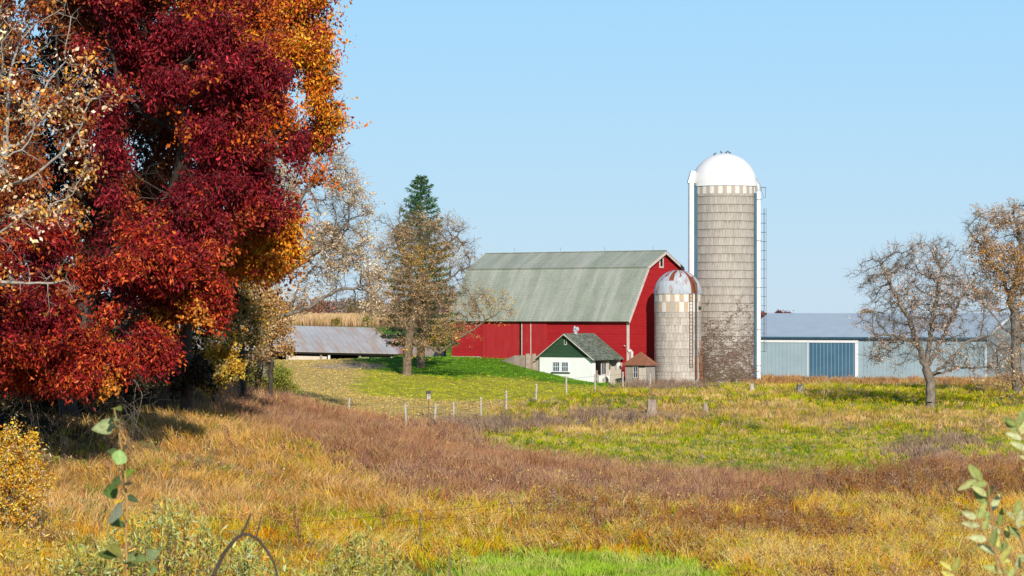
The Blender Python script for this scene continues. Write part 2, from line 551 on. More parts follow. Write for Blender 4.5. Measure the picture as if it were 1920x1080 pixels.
def scatter(y0, y1, dens, wscale, half):
    n = int((y1 - y0) * (half * (y0 + y1) + 8) * dens)
    y = rng.uniform(y0, y1, n); x = rng.uniform(-1, 1, n) * (half * y + 4)
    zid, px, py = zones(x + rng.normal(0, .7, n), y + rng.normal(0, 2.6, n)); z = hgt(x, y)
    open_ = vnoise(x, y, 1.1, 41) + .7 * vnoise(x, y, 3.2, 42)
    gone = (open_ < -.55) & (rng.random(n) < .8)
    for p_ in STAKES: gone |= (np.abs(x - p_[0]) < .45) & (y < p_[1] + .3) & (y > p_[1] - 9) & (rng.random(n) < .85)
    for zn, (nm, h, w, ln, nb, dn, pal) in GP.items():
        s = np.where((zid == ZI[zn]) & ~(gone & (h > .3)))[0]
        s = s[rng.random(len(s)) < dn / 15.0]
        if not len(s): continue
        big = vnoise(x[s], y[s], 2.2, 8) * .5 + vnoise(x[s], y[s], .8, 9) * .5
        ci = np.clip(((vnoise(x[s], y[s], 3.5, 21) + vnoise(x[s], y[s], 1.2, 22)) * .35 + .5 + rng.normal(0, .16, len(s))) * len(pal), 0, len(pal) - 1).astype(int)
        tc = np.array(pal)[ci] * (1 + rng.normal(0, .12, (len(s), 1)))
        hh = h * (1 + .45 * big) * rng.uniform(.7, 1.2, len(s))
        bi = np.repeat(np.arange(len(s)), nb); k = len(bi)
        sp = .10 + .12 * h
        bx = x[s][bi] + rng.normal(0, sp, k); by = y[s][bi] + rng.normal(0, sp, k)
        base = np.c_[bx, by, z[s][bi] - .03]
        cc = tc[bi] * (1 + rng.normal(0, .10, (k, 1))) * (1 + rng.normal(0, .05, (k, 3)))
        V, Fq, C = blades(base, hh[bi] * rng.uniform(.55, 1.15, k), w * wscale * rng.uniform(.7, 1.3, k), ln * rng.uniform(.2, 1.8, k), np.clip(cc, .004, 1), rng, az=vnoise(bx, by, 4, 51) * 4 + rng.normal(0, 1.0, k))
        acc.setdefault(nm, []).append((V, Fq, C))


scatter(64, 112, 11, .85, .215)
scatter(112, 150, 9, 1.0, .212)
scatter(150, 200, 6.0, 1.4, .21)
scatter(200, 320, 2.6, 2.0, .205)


def flush(nm, mat):
    o = 0; Vs = []; Fs = []; Cs = []
    for V, Fq, C in acc[nm]:
        Vs.append(V); Fs.append(Fq + o); Cs.append(C); o += len(V)
    return mesh_np(nm, np.concatenate(Vs), np.concatenate(Fs), mat, C=np.concatenate(Cs))


GL = {'green_grass': ('fresh green grass in the low front of the field', 'grass'),
      'golden_weeds': ('tall golden and yellow weeds across the front of the field', 'weeds'),
      'brown_grass': ('purplish brown tall grass sweeping across the slope', 'grass'),
      'tan_grass': ('dry tan grass on the slope, blades under the red oaks darkened as shade', 'grass'),
      'lawn_grass': ('short mown grass around the barn and the big bare tree', 'grass'),
      'meadow_grass': ('rough olive green meadow grass between the fences', 'grass'),
      'rust_weeds': ('rust brown dead weeds beside the metal shed and at right', 'weeds'),
      'brushwood': ('purple grey dead brush in the meadow', 'brush')}
# fine seed heads over the tall weeds
def seedheads(y0, y1, n):
    y = rng.uniform(y0, y1, n); x = rng.uniform(-1, 1, n) * (.212 * y + 3)
    zid, px, py = zones(x, y); z = hgt(x, y)
    for zn, nm, h0, pal in (('gold', 'golden_weeds', .8, [(.62, .47, .22), (.35, .2, .09), (.66, .40, .06), (.5, .42, .1), (.40, .30, .22)]), ('rust', 'rust_weeds', .85, [(.42, .28, .2), (.45, .2, .05), (.22, .1, .05)]),
                            ('brown', 'brown_grass', .6, [(.45, .3, .18), (.3, .16, .1)]), ('tan', 'tan_grass', .35, [(.62, .47, .25), (.45, .27, .12)])):
        s = np.where(zid == ZI[zn])[0]
        if not len(s): continue
        q = 9 if zn in ('gold', 'rust') else 3
        bi = np.repeat(s, q); k = len(bi)
        hh = (h0 * rng.uniform(.75, 1.25, len(x)))[bi]
        pos = np.c_[x[bi] + rng.normal(0, .1, k), y[bi] + rng.normal(0, .1, k), z[bi] + hh * rng.uniform(.6, 1.05, k)]
        ax = rng.normal(size=(k, 3)); ax[:, 2] += .8
        acc[nm].append(leaf_quads(pos, ax, rng.uniform(.05, .11, k), rng.uniform(.025, .05, k), pick(pal, k, rng), rng))


def forbs(y0, y1, n, kinds):
    y = rng.uniform(y0, y1, n); x = rng.uniform(-1, 1, n) * (.212 * y + 3)
    zid, px, py = zones(x + rng.normal(0, .6, n), y + rng.normal(0, 2, n)); z = hgt(x, y)
    cl = vnoise(x, y, 3.0, 61) + .6 * vnoise(x, y, 1.0, 62) + rng.normal(0, .25, n)
    for zn, nm, h0, w0, thr, q, pal in kinds:
        s = np.where((zid == ZI[zn]) & (cl > thr))[0]
        for p_ in STAKES: s = s[~((np.abs(x[s] - p_[0]) < .7) & (y[s] < p_[1] + .3) & (y[s] > p_[1] - 9))]
        if not len(s): continue
        tone = np.array(pal)[np.clip(((vnoise(x[s], y[s], 2.6, 71) * .6 + rng.normal(0, .28, len(s))) + .5) * len(pal), 0, len(pal) - 1).astype(int)]
        H = h0 * rng.uniform(.55, 1.3, len(s)); Wd = w0 * rng.uniform(.6, 1.3, len(s))
        bi = np.repeat(np.arange(len(s)), q); k = len(bi)
        u = unit(rng.normal(size=(k, 3))) * (rng.random((k, 1)) ** .45)
        hh = (u[:, 2] * .5 + .5)
        pos = np.c_[x[s][bi] + u[:, 0] * Wd[bi], y[s][bi] + u[:, 1] * Wd[bi], z[s][bi] + H[bi] * (.12 + .95 * hh)]
        ax = rng.normal(0, .6, (k, 3)); ax[:, 2] += .6
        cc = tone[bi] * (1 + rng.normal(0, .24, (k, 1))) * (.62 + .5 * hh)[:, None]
        sz = rng.uniform(.06, .14, k)
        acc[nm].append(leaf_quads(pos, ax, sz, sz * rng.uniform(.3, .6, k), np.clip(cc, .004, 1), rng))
        m_ = 6; bi = np.repeat(np.arange(len(s)), m_); k = len(bi)
        base = np.c_[x[s][bi] + rng.normal(0, .06, k), y[s][bi] + rng.normal(0, .06, k), z[s][bi] - .02]
        acc[nm].append(blades(base, H[bi] * rng.uniform(.8, 1.15, k), np.full(k, .016), rng.uniform(.1, .45, k), np.clip(tone[bi] * .7, .004, 1), rng))


FG = [(.62, .34, .05), (.40, .18, .06), (.52, .30, .10), (.66, .50, .22), (.36, .36, .07), (.46, .24, .12), (.55, .48, .10), (.30, .14, .06)]
FR = [(.42, .19, .06), (.52, .28, .07), (.32, .14, .07), (.46, .30, .20), (.36, .17, .05)]
forbs(70, 140, 9000, [('gold', 'golden_weeds', .55, .28, .0, 46, FG), ('rust', 'rust_weeds', .8, .25, -.4, 50, FR), ('brown', 'brown_grass', .5, .2, .75, 30, [(.46, .3, .18), (.38, .24, .16)]),
                       ('tan', 'tan_grass', .3, .25, .55, 30, [(.34, .36, .08), (.5, .34, .2), (.30, .33, .10)])])
forbs(138, 205, 3600, [('rust', 'rust_weeds', .8, .3, -.2, 40, FR), ('meadow', 'meadow_grass', .3, .3, .35, 34, [(.18, .30, .03), (.24, .36, .04), (.50, .42, .30), (.14, .22, .03), (.44, .36, .27)]), ('belt', 'meadow_grass', .28, .3, .35, 34, [(.22, .38, .04), (.17, .30, .03), (.50, .40, .26), (.34, .40, .10)]),
                        ('brush', 'brushwood', .9, .5, .1, 60, [(.33, .23, .18), (.28, .2, .15), (.38, .27, .19)]), ('dry', 'meadow_grass', .45, .35, .5, 30, [(.60, .42, .2), (.42, .28, .17)])])
forbs(205, 300, 2600, [('rust', 'rust_weeds', .5, .35, -.1, 30, FR), ('brush', 'brushwood', .8, .4, -.2, 40, [(.33, .23, .18), (.28, .2, .15)]), ('meadow', 'meadow_grass', .35, .4, .3, 24, [(.20, .32, .03), (.15, .24, .03), (.42, .3, .18)])])
def straw(y0, y1, n):
    y = rng.uniform(y0, y1, n); x = rng.uniform(-1, 1, n) * (.212 * y + 3)
    zid, px, py = zones(x, y)
    pt = vnoise(x, y, 2.8, 91) + .5 * vnoise(x, y, .9, 92) + rng.normal(0, .2, n)
    for zn, nm, h0, thr, pal in (('gold', 'golden_weeds', .8, .25, [(.80, .55, .17), (.72, .44, .11), (.84, .63, .25), (.62, .34, .08)]), ('tan', 'tan_grass', .6, .2, [(.72, .45, .17), (.78, .53, .24), (.60, .34, .12)]),
                                 ('brown', 'brown_grass', .65, .55, [(.58, .36, .17), (.50, .28, .13)]), ('belt', 'meadow_grass', .4, .6, [(.62, .50, .25), (.5, .52, .16)]), ('meadow', 'meadow_grass', .5, .35, [(.68, .48, .20), (.60, .42, .15)])):
        s = np.where((zid == ZI[zn]) & (pt > thr))[0]
        for p_ in STAKES: s = s[~((np.abs(x[s] - p_[0]) < .5) & (y[s] < p_[1] + .3) & (y[s] > p_[1] - 9))]
        if not len(s): continue
        q = 7; bi = np.repeat(s, q); k = len(bi)
        bx = x[bi] + rng.normal(0, .16, k); by = y[bi] + rng.normal(0, .16, k)
        base = np.c_[bx, by, hgt(bx, by) - .02]
        acc[nm].append(blades(base, h0 * rng.uniform(.5, 1.15, k), rng.uniform(.016, .034, k), rng.uniform(.25, 1.1, k), pick(pal, k, rng, .12), rng, az=vnoise(bx, by, 3, 93) * 5 + rng.normal(0, .7, k)))


straw(70, 140, 17000)
straw(140, 260, 9000)
seedheads(70, 140, 6000)
seedheads(140, 190, 5000)
for nm, (lb, ct) in GL.items():
    tag(flush(nm, GRASS), lb, ct, kind='stuff')

# fallen leaves on the lawn and the slope
n = 150000
y = rng.uniform(85, 262, n); x = rng.uniform(-1, 1, n) * (.2 * y)
zid, px, py = zones(x, y)
pr = np.zeros(n)
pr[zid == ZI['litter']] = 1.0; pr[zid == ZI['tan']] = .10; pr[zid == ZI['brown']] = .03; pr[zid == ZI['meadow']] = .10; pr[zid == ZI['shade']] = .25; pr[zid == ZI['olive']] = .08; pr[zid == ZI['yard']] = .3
pr[(zid == ZI['brown']) & (py > 890) & (px > 700) & (px < 1350)] = .3
s = np.where(rng.random(n) < pr)[0]; k = len(s)
ax = rng.normal(size=(k, 3)); ax[:, 2] *= .5
hh = np.where((zid[s] == ZI['tan']) | (zid[s] == ZI['brown']), rng.uniform(.05, .4, k), rng.uniform(.03, .1, k))
pos = np.c_[x[s], y[s], hgt(x[s], y[s]) + hh]
V, Fq, C = leaf_quads(pos, ax, rng.uniform(.09, .15, k), rng.uniform(.06, .10, k), pick([(.62, .43, .15), (.66, .50, .24), (.54, .36, .10), (.58, .42, .09), (.44, .28, .09)], k, rng), rng)
tag(mesh_np('fallen_leaves', V, Fq, LEAF, C=C), 'pale fallen oak leaves strewn over the lawn', 'leaves', kind='stuff')

# standing dry corn beyond the farmyard
n = 42000
y = 495 + (rng.random(n) ** 1.6) * 480; x = rng.uniform(-1, 1, n) * (.2 * y) ; x = np.where(rng.random(n) < .7, -np.abs(x) * .9, x)
base = np.c_[x, y, hgt(x, y)]
V, Fq, C = blades(base, rng.uniform(1.3, 2.2, n), rng.uniform(.12, .3, n), rng.uniform(0, .25, n), pick([(.60, .40, .2), (.52, .33, .15), (.66, .47, .27)], n, rng), rng)
tag(mesh_np('corn_stalks', V, Fq, GRASS, C=C), 'pale dry standing corn field far behind the low tin roofed shed', 'corn field', kind='stuff')


# ------------------------------------------------------------------ trees
def colonize(root, path, attr, step, di, dk, r, maxit=160, bias=(0, 0, .05), wob=.12, limbs=()):
    """space colonisation. path: list of trunk points from root. returns nodes, parent"""
    nodes = [np.array(root, float)]; par = [-1]
    for q in path:
        q = np.array(q, float)
        d = q - nodes[-1]; L = np.linalg.norm(d); k = max(1, int(L / step))
        st = nodes[-1]
        for i in range(1, k + 1):
            nodes.append(st + d * i / k + r.normal(0, .035, 3) * (i < k)); par.append(len(nodes) - 2)
    for pl in limbs:
        arr = np.array(nodes); cur = int(((arr - np.array(pl[0])) ** 2).sum(1).argmin())
        for q in pl[1:]:
            q = np.array(q, float); st = nodes[cur]; dv_ = q - st; k = max(1, int(np.linalg.norm(dv_) / step))
            for i in range(1, k + 1):
                nodes.append(st + dv_ * i / k + r.normal(0, .06, 3) * (i < k)); par.append(cur); cur = len(nodes) - 1
    attr = attr.copy()
    dist = np.full(len(attr), 1e9); near = np.zeros(len(attr), int)

    def upd(start):
        new = np.array(nodes[start:])
        for i in range(0, len(new), 200):
            blk = new[i:i + 200]
            d2 = ((attr[:, None] - blk[None]) ** 2).sum(-1)
            j = d2.argmin(1); dm = np.sqrt(d2[np.arange(len(attr)), j])
            b = dm < dist
            dist[b] = dm[b]; near[b] = j[b] + start + i
    upd(0)
    alive = np.ones(len(attr), bool)
    cnt = {}
    bias = np.array(bias)
    for it in range(maxit):
        alive &= dist > dk
        act = alive & (dist < di)
        if not act.any():
            if not alive.any(): break
            di *= 1.4
            if di > 60: break
            continue
        s0 = len(nodes)
        ns, inv = np.unique(near[act], return_inverse=True)
        dirs = np.zeros((len(ns), 3))
        npos = np.array([nodes[i] for i in ns])
        np.add.at(dirs, inv, unit(attr[act] - npos[inv]))
        dirs = unit(unit(dirs) + bias + r.normal(0, wob, dirs.shape))
        for i, nn in enumerate(ns):
            if cnt.get(nn, 0) >= 4: 
                alive[act & (near == nn)] = False
                continue
            cnt[nn] = cnt.get(nn, 0) + 1
            nodes.append(npos[i] + dirs[i] * step); par.append(int(nn))
        if len(nodes) == s0: continue
        upd(s0)
    return np.array(nodes), np.array(par)


def radii(par, r_root, r_tip, ex=2.4):
    n = len(par)
    a = np.zeros(n); kids = np.zeros(n, int)
    for i in range(n - 1, 0, -1):
        if kids[i] == 0: a[i] = 1.0
        a[par[i]] += a[i]; kids[par[i]] += 1
    if a[0] == 0: a[0] = 1
    rel = (a / a[0])
    e = math.log(max(r_root / r_tip, 1.01)) / math.log(max(a[0], 2))
    return r_root * rel ** e, kids


def limbs_mesh(nodes, par, rad, name, mat, parent, sides=5, twigs=None, flare=1.5, origin=(0, 0, 0)):
    i = np.arange(1, len(nodes)); p = par[i]
    a = nodes[p]; b = nodes[i]
    ra = np.minimum(rad[p], rad[i] * 1.5 + .01); rb = rad[i]
    ra = np.where(p == 0, rad[p] * flare, ra)
    sides_hi = 8
    Vs = []; Fs = []; o = 0
    segs = [(a[rb > .08], b[rb > .08], ra[rb > .08], rb[rb > .08], sides_hi), (a[rb <= .08], b[rb <= .08], ra[rb <= .08], rb[rb <= .08], 4)]
    if twigs is not None: segs.append((*twigs, 3))
    for a_, b_, ra_, rb_, n in segs:
        if not len(a_): continue
        d = unit(b_ - a_)
        up = np.where(np.abs(d[:, 2:3]) > .9, np.array([[0, 1., 0]]), np.array([[0, 0, 1.]]))
        s = unit(np.cross(d, up)); u = np.cross(s, d)
        an = np.arange(n) * 2 * PI / n
        ring = s[:, None] * np.cos(an)[None, :, None] + u[:, None] * np.sin(an)[None, :, None]
        ext = d * (rb_ * .3)[:, None]
        A_ = a_[:, None] + ring * ra_[:, None, None]; B_ = (b_ + ext)[:, None] + ring * rb_[:, None, None]
        V = np.concatenate([A_, B_], 1)
        k = np.arange(n); kn = (k + 1) % n
        q = np.stack([k, kn, kn + n, k + n], 1)
        Fq = (np.arange(len(a_)) * 2 * n)[:, None, None] + q[None]
        Vs.append(V.reshape(-1, 3)); Fs.append(Fq.reshape(-1, 4) + o); o += V.shape[0] * 2 * n
    return mesh_np(name, np.concatenate(Vs) - np.array(origin), np.concatenate(Fs), mat, parent, smooth=True)


def lobes_pts(lobes, dens, r, shell=0.0):
    """lobes: (px, py, d, rx_px, rz_px, ry_m); points filling them, dens per m3"""
    out = []
    for px, py, d, rx, rz, ry in lobes:
        c = P(px, py, d); s = d / F
        R = np.array([rx * s, ry, rz * s])
        n = max(4, int(dens * 4.19 * R.prod()))
        q = r.normal(size=(n, 3)); q = unit(q) * (r.random((n, 1)) ** (1 / 3)) 
        if shell: q = unit(q) * (shell + (1 - shell) * np.linalg.norm(q, axis=1, keepdims=True))
        out.append(c + q * R)
    return np.concatenate(out)


def twig_set(nodes, par, rad, kids, r, thr, per, L, rt, droop=0.0):
    s = np.where(rad < thr)[0]; s = s[s > 0]
    s = np.repeat(s, per); k = len(s)
    d = unit(nodes[s] - nodes[par[s]])
    dr = unit(d * .7 + r.normal(0, .75, (k, 3)) + np.array([0, 0, .1 - droop]))
    ln = r.uniform(.4, 1.2, k) * L
    a = nodes[s]; mid = a + dr * ln[:, None] * .5
    dr2 = unit(dr + r.normal(0, .45, (k, 3)) + np.array([0, 0, -droop]))
    b = mid + dr2 * ln[:, None] * .5
    ends = np.concatenate([mid, b])
    return (np.concatenate([a, mid]), np.concatenate([mid, b]), np.concatenate([np.full(k, rt), np.full(k, rt * .75)]), np.concatenate([np.full(k, rt * .75), np.full(k, rt * .4)])), ends


def make_tree(name, label, cat, group, base, path, attr, trunk_r, barkm, step=.4, di=4.0, dk=.55, tip=.012, seed=1,
              twig=(.05, 2, .8, .009), leaves=None, leafmat=None, droop=0.0, sink=.3, bias=(0, 0, .05), flare=1.5, limbs=(), wob=.12):
    """leaves: list of (count, spread, L, W, palette, selector or None, droop)"""
    r = np.random.default_rng(seed)
    base = np.array(base, float)
    root = empty(name, base, label=label, cat=cat, group=group)
    nodes, par = colonize(base - np.array([0, 0, sink]), path, attr, step, di, dk, r, bias=bias, limbs=limbs, wob=wob)
    rad, kids = radii(par, trunk_r, tip)
    tw = ends = None
    if twig:
        tw, ends = twig_set(nodes, par, rad, kids, r, twig[0], twig[1], twig[2], twig[3], droop)
    limbs_mesh(nodes, par, rad, 'trunk', barkm, root, twigs=tw, origin=base, flare=flare)
    if leaves:
        Vs = []; Fs = []; Cs = []; o = 0
        pool = ends if ends is not None else nodes[rad < .06]
        for cnt, spread, L, W, pal, sel, dr in leaves:
            pl = pool if sel is None else pool[sel(pool)]
            if not len(pl): continue
            # leaves gather on a random share of the twigs, in little sprays
            ns = max(1, cnt // 6)
            sp = pl[r.integers(0, len(pl), ns)] + r.normal(0, spread, (ns, 3))
            spc = pick(pal, ns, r, .2)
            bi = np.repeat(np.arange(ns), 6); k = len(bi)
            pos = sp[bi] + r.normal(0, L * .75, (k, 3)) * np.array([1.2, 1.2, .8])
            ax = r.normal(size=(k, 3)); ax[:, 2] -= dr
            sz_ = r.uniform(.5, 1.35, k)
            V, Fq, C = leaf_quads(pos, ax, sz_ * L, sz_ * r.uniform(.8, 1.2, k) * W, np.clip(spc[bi] * (1 + r.normal(0, .2, (k, 1))), .003, 1), r)
            Vs.append(V); Fs.append(Fq + o); Cs.append(C); o += len(V)
        if Vs:
            mesh_np('crown', np.concatenate(Vs) - base, np.concatenate(Fs), leafmat or LEAF, root, C=np.concatenate(Cs))
    return root


CRIMSON = [(.18, .006, .015), (.26, .011, .022), (.10, .004, .009), (.38, .028, .038), (.20, .009, .011), (.07, .003, .007), (.15, .006, .012)]
ORANGE = [(.74, .24, .015), (.82, .34, .02), (.62, .15, .01), (.76, .42, .04), (.68, .20, .012), (.48, .10, .01)]
RUST = [(.36, .024, .012), (.25, .012, .010), (.50, .06, .014), (.15, .008, .008), (.58, .12, .02), (.30, .015, .013), (.20, .012, .009)]
MIXED = [(.24, .035, .012), (.17, .022, .012), (.34, .085, .016), (.13, .02, .010), (.42, .15, .025), (.20, .06, .02)]
PALE = [(.74, .52, .32), (.80, .62, .45), (.66, .40, .16), (.70, .34, .06)]
TANLEAF = [(.52, .34, .17), (.44, .26, .11), (.62, .45, .27), (.38, .20, .07)]
OLIVE = [(.30, .21, .05), (.38, .25, .06), (.22, .17, .05), (.46, .28, .07), (.27, .24, .07)]
YELLOW = [(.66, .38, .03), (.58, .27, .02), (.70, .48, .08), (.48, .22, .02), (.40, .32, .05)]


def dense(name, label, group, tpx, td, lobes, pal, trunk_r, seed, nleaf, L=.2, W=.12, spray=.75, bark_=BARK_DARK, dens=.9, extra=None, tph=None, twign=2, void=.07):
    r = np.random.default_rng(seed)
    base = on(tpx, td)
    attr = lobes_pts(lobes, dens, r, .35)
    attr = attr[attr[:, 2] > hgt(attr[:, 0], attr[:, 1]) + .4]
    top = base + np.array([0, 0, tph or 3.0])
    def gaps(p):
        return vnoise(p[:, 0] + .7 * p[:, 1], p[:, 2] * 1.25 + .3 * p[:, 1], 1.5, seed) + .7 * vnoise(p[:, 0], p[:, 2] + .5 * p[:, 1], .65, seed + 1) > void
    lv = [(int(nleaf * 1.25), spray * .30, L * 1.1, W * .78, pal, gaps, 1.0)]
    if extra: lv += extra
    return make_tree(name, label, 'tree', group, base, [top], attr, trunk_r, bark_, step=.45, di=5, dk=.6, tip=.014, seed=seed,
                     twig=(.05, twign, .95, .010), leaves=lv)


GRP = 'autumn oaks on the left slope'
d0 = 112
dense('oak_tree', 'big crimson leaved oak filling the middle of the left tree group', GRP, 300, 124, [
    (330, 50, d0, 120, 80, 2.4), (430, 140, d0 - 1.5, 105, 90, 2.4), (250, 150, d0, 100, 100, 2.4), (470, 250, d0 - 1.5, 100, 65, 2.2), (545, 265, d0 - 1, 50, 50, 1.6),
    (360, 330, d0 - 2, 110, 70, 2.4), (480, 380, d0 - 1, 70, 60, 2.0), (390, 440, d0 - 2, 90, 50, 2.0), (250, 360, d0 - 1, 90, 90, 2.2), (565, 300, d0 - 1, 35, 32, 1.4), (300, -60, d0, 170, 90, 3),
    (460, 60, d0, 70, 60, 2), (500, 175, d0 - 1, 65, 50, 1.8), (530, 225, d0 - 1, 60, 40, 1.5)], CRIMSON, .42, 21, 98000, L=.2, W=.1, dens=.75, extra=[(22000, .25, .18, .1, [(.36, .05, .012), (.30, .03, .012), (.42, .10, .015)], lambda p: vnoise(p[:, 0] + p[:, 1], p[:, 2], 1.7, 77) > .25, .5), (7000, .3, .19, .11, ORANGE[2:3] + ORANGE[5:], lambda p: (vnoise(p[:, 0] + p[:, 1], p[:, 2], 1.4, 78) > .15) & (p[:, 0] > (420 - 960) / F * 112 + rng.normal(0, .8, len(p))) & (p[:, 2] > ZC + 5), .8)])
d0 = 121
dense('maple_tree', 'tall orange and gold leaved tree rising behind the crimson oak', GRP, 350, 126, [
    (540, 40, d0, 75, 75, 2.2), (575, 105, d0, 48, 45, 1.7), (480, -10, d0, 90, 70, 2.2), (598, 252, d0, 44, 44, 1.5), (430, 40, d0 + 1, 70, 80, 2.0),
    (600, 280, d0, 38, 34, 1.3), (540, 450, d0, 45, 42, 1.5), (505, 495, d0, 48, 34, 1.5), (525, 420, d0, 50, 28, 1.4)], ORANGE, .3, 22, 60000, L=.19, W=.12, dens=.9, tph=9.0, void=-.05, extra=[(9000, .5, .18, .11, ORANGE, lambda p: vnoise(p[:, 0], p[:, 2], .9, 55) > .0, .6), (9000, .3, .19, .1, CRIMSON[:4], lambda p: vnoise(p[:, 0] + p[:, 1], p[:, 2], 1.3, 56) > .35, .8)])
d0 = 101
dense('oak_tree', 'rust red oak with boughs hanging low at the bottom of the left tree group', GRP, 130, 113, [
    (90, 640, d0 - 1, 120, 75, 2.2), (30, 700, d0 - 2, 90, 45, 1.8), (180, 690, d0 - 2, 65, 42, 1.8), (60, 560, d0, 95, 60, 2.2), (330, 520, d0 + 3, 75, 65, 2.0), (220, 470, d0 + 2, 110, 60, 2.2),
    (80, 480, d0 + 2, 100, 60, 2.2), (375, 570, d0 + 4, 48, 50, 1.5), (280, 655, d0 + 3, 36, 16, 1.2), (120, 600, d0 - 1, 80, 50, 1.8), (215, 705, d0 - 2, 22, 32, .9),
    (-60, 660, d0 - 2, 90, 70, 2.2), (120, 690, d0 - 3, 90, 34, 1.6)], RUST, .38, 23, 92000, L=.18, W=.11, dens=.85, void=.12,
    extra=[(26000, .25, .18, .1, CRIMSON, lambda p: vnoise(p[:, 0] + p[:, 1], p[:, 2], 1.5, 79) > .1, .5), (9000, .25, .18, .11, [(.5, .16, .02), (.58, .24, .03)], lambda p: vnoise(p[:, 0] + p[:, 1], p[:, 2], 1.2, 80) > .5, .5)])
d0 = 117
dense('oak_tree', 'dull orange brown oak in the shade behind the crimson oak', GRP, 150, d0, [
    (120, 60, d0, 140, 110, 2.6), (60, 240, d0, 130, 110, 2.6), (180, 280, d0, 90, 110, 2.4), (30, 400, d0, 120, 90, 2.4), (180, 430, d0 + 1, 110, 80, 2.2), (100, -70, d0, 220, 90, 3), (330, 200, d0 + 2, 100, 160, 2),
    (280, 420, d0 + 2, 120, 100, 2)], MIXED, .4, 24, 70000, L=.18, W=.12, dens=.6)
d0 = 127  # added oak, near-black leaves paint the deep shade between the crowns
dense('oak_tree', 'very dark brown oak added at the back as painted shade behind the crown gaps', GRP, 230, d0, [
    (250, 120, d0, 200, 170, 2.6), (380, 300, d0, 130, 120, 2.6), (250, 420, d0, 170, 130, 2.6), (60, 330, d0, 150, 200, 2.6), (400, 480, d0, 70, 80, 2.2), (330, 600, d0, 110, 70, 2.2), (120, 600, d0, 160, 90, 2.4), (460, 330, d0, 60, 60, 2), (60, 60, d0, 160, 120, 2.6), (420, 180, d0, 80, 110, 2)], [(.05, .022, .014), (.035, .018, .012), (.07, .03, .016), (.045, .03, .015)], .4, 25, 60000, L=.24, W=.16, dens=.5, void=-1.2)
# the nearest oak, mostly bare grey limbs with pale curled leaves, trunk out of frame
r = np.random.default_rng(31); d0 = 86
lob = [(40, 60, d0, 150, 90, 2), (60, 200, d0, 130, 70, 2), (80, 300, d0, 120, 70, 2), (40, 420, d0 + .5, 130, 70, 2), (60, 540, d0 + 1, 110, 60, 1.8), (-120, 250, d0, 160, 300, 2.5), (130, 130, d0, 60, 60, 1.2)]
at = lobes_pts(lob, 1.25, r)
bs = on(-230, 88)
make_tree('oak_tree', 'nearest oak with long bare grey limbs and pale curled leaves at left edge', 'tree', GRP, bs, [bs + np.array([.3, 0, 4.5])], at, .34, BARK_PALE, step=.3, di=5, dk=.4, tip=.011, seed=31,
          twig=(.04, 2, .6, .007), leaves=[(3000, .12, .16, .10, PALE, lambda p: (vnoise(p[:, 0], p[:, 2], 1.3, 3) > .05), .6), (2600, .2, .15, .10, [(.44, .13, .02), (.30, .05, .015), (.55, .24, .04)], None, .5)])

# bare pale oak with one long low limb, behind the left group
d0 = 172
r = np.random.default_rng(41)
lob = [(580, 350, d0, 100, 75, 3), (640, 420, d0, 70, 80, 3), (600, 470, d0, 110, 60, 3), (660, 520, d0, 70, 55, 2.5), (540, 420, d0, 70, 90, 3), (700, 570, d0, 45, 40, 2), (610, 320, d0, 60, 40, 2.5), (560, 580, d0, 60, 30, 2), (470, 560, d0, 60, 90, 2.5)]
at = lobes_pts(lob, 1.5, r)
bs = on(492, d0)
make_tree('oak_tree', 'half bare oak with pale tan leaves and one long limb over the tin roof', 'tree', 'bare oaks around the farmyard', bs, [P(494, 600, d0), P(498, 520, d0)], at, .36, BARK_GREY, step=.34, di=3.8, dk=.44, tip=.017, seed=41, wob=.2,
          limbs=[[P(496, 590, d0), P(540, 590, d0 - 1), P(590, 570, d0 - 1), P(630, 545, d0 - 1), P(690, 535, d0 - 1)], [P(500, 540, d0), P(550, 500, d0), P(600, 470, d0), P(650, 420, d0)], [P(498, 530, d0), P(530, 450, d0), P(560, 380, d0), P(600, 320, d0)], [P(540, 590, d0 - 1), P(560, 530, d0), P(590, 500, d0)]],
          twig=(.06, 5, .85, .010), leaves=[(22000, .18, .14, .08, [(.66, .50, .32), (.54, .36, .18), (.70, .55, .38), (.42, .28, .14)], lambda p: vnoise(p[:, 0], p[:, 2], 1.6, 5) > -.25, .4),
                                          (6000, .3, .17, .11, [(.62, .34, .05), (.55, .25, .03), (.5, .33, .12)], lambda p: (p[:, 2] < ZC + 1.5) & (p[:, 0] < (540 - 960) / F * d0), .4)])
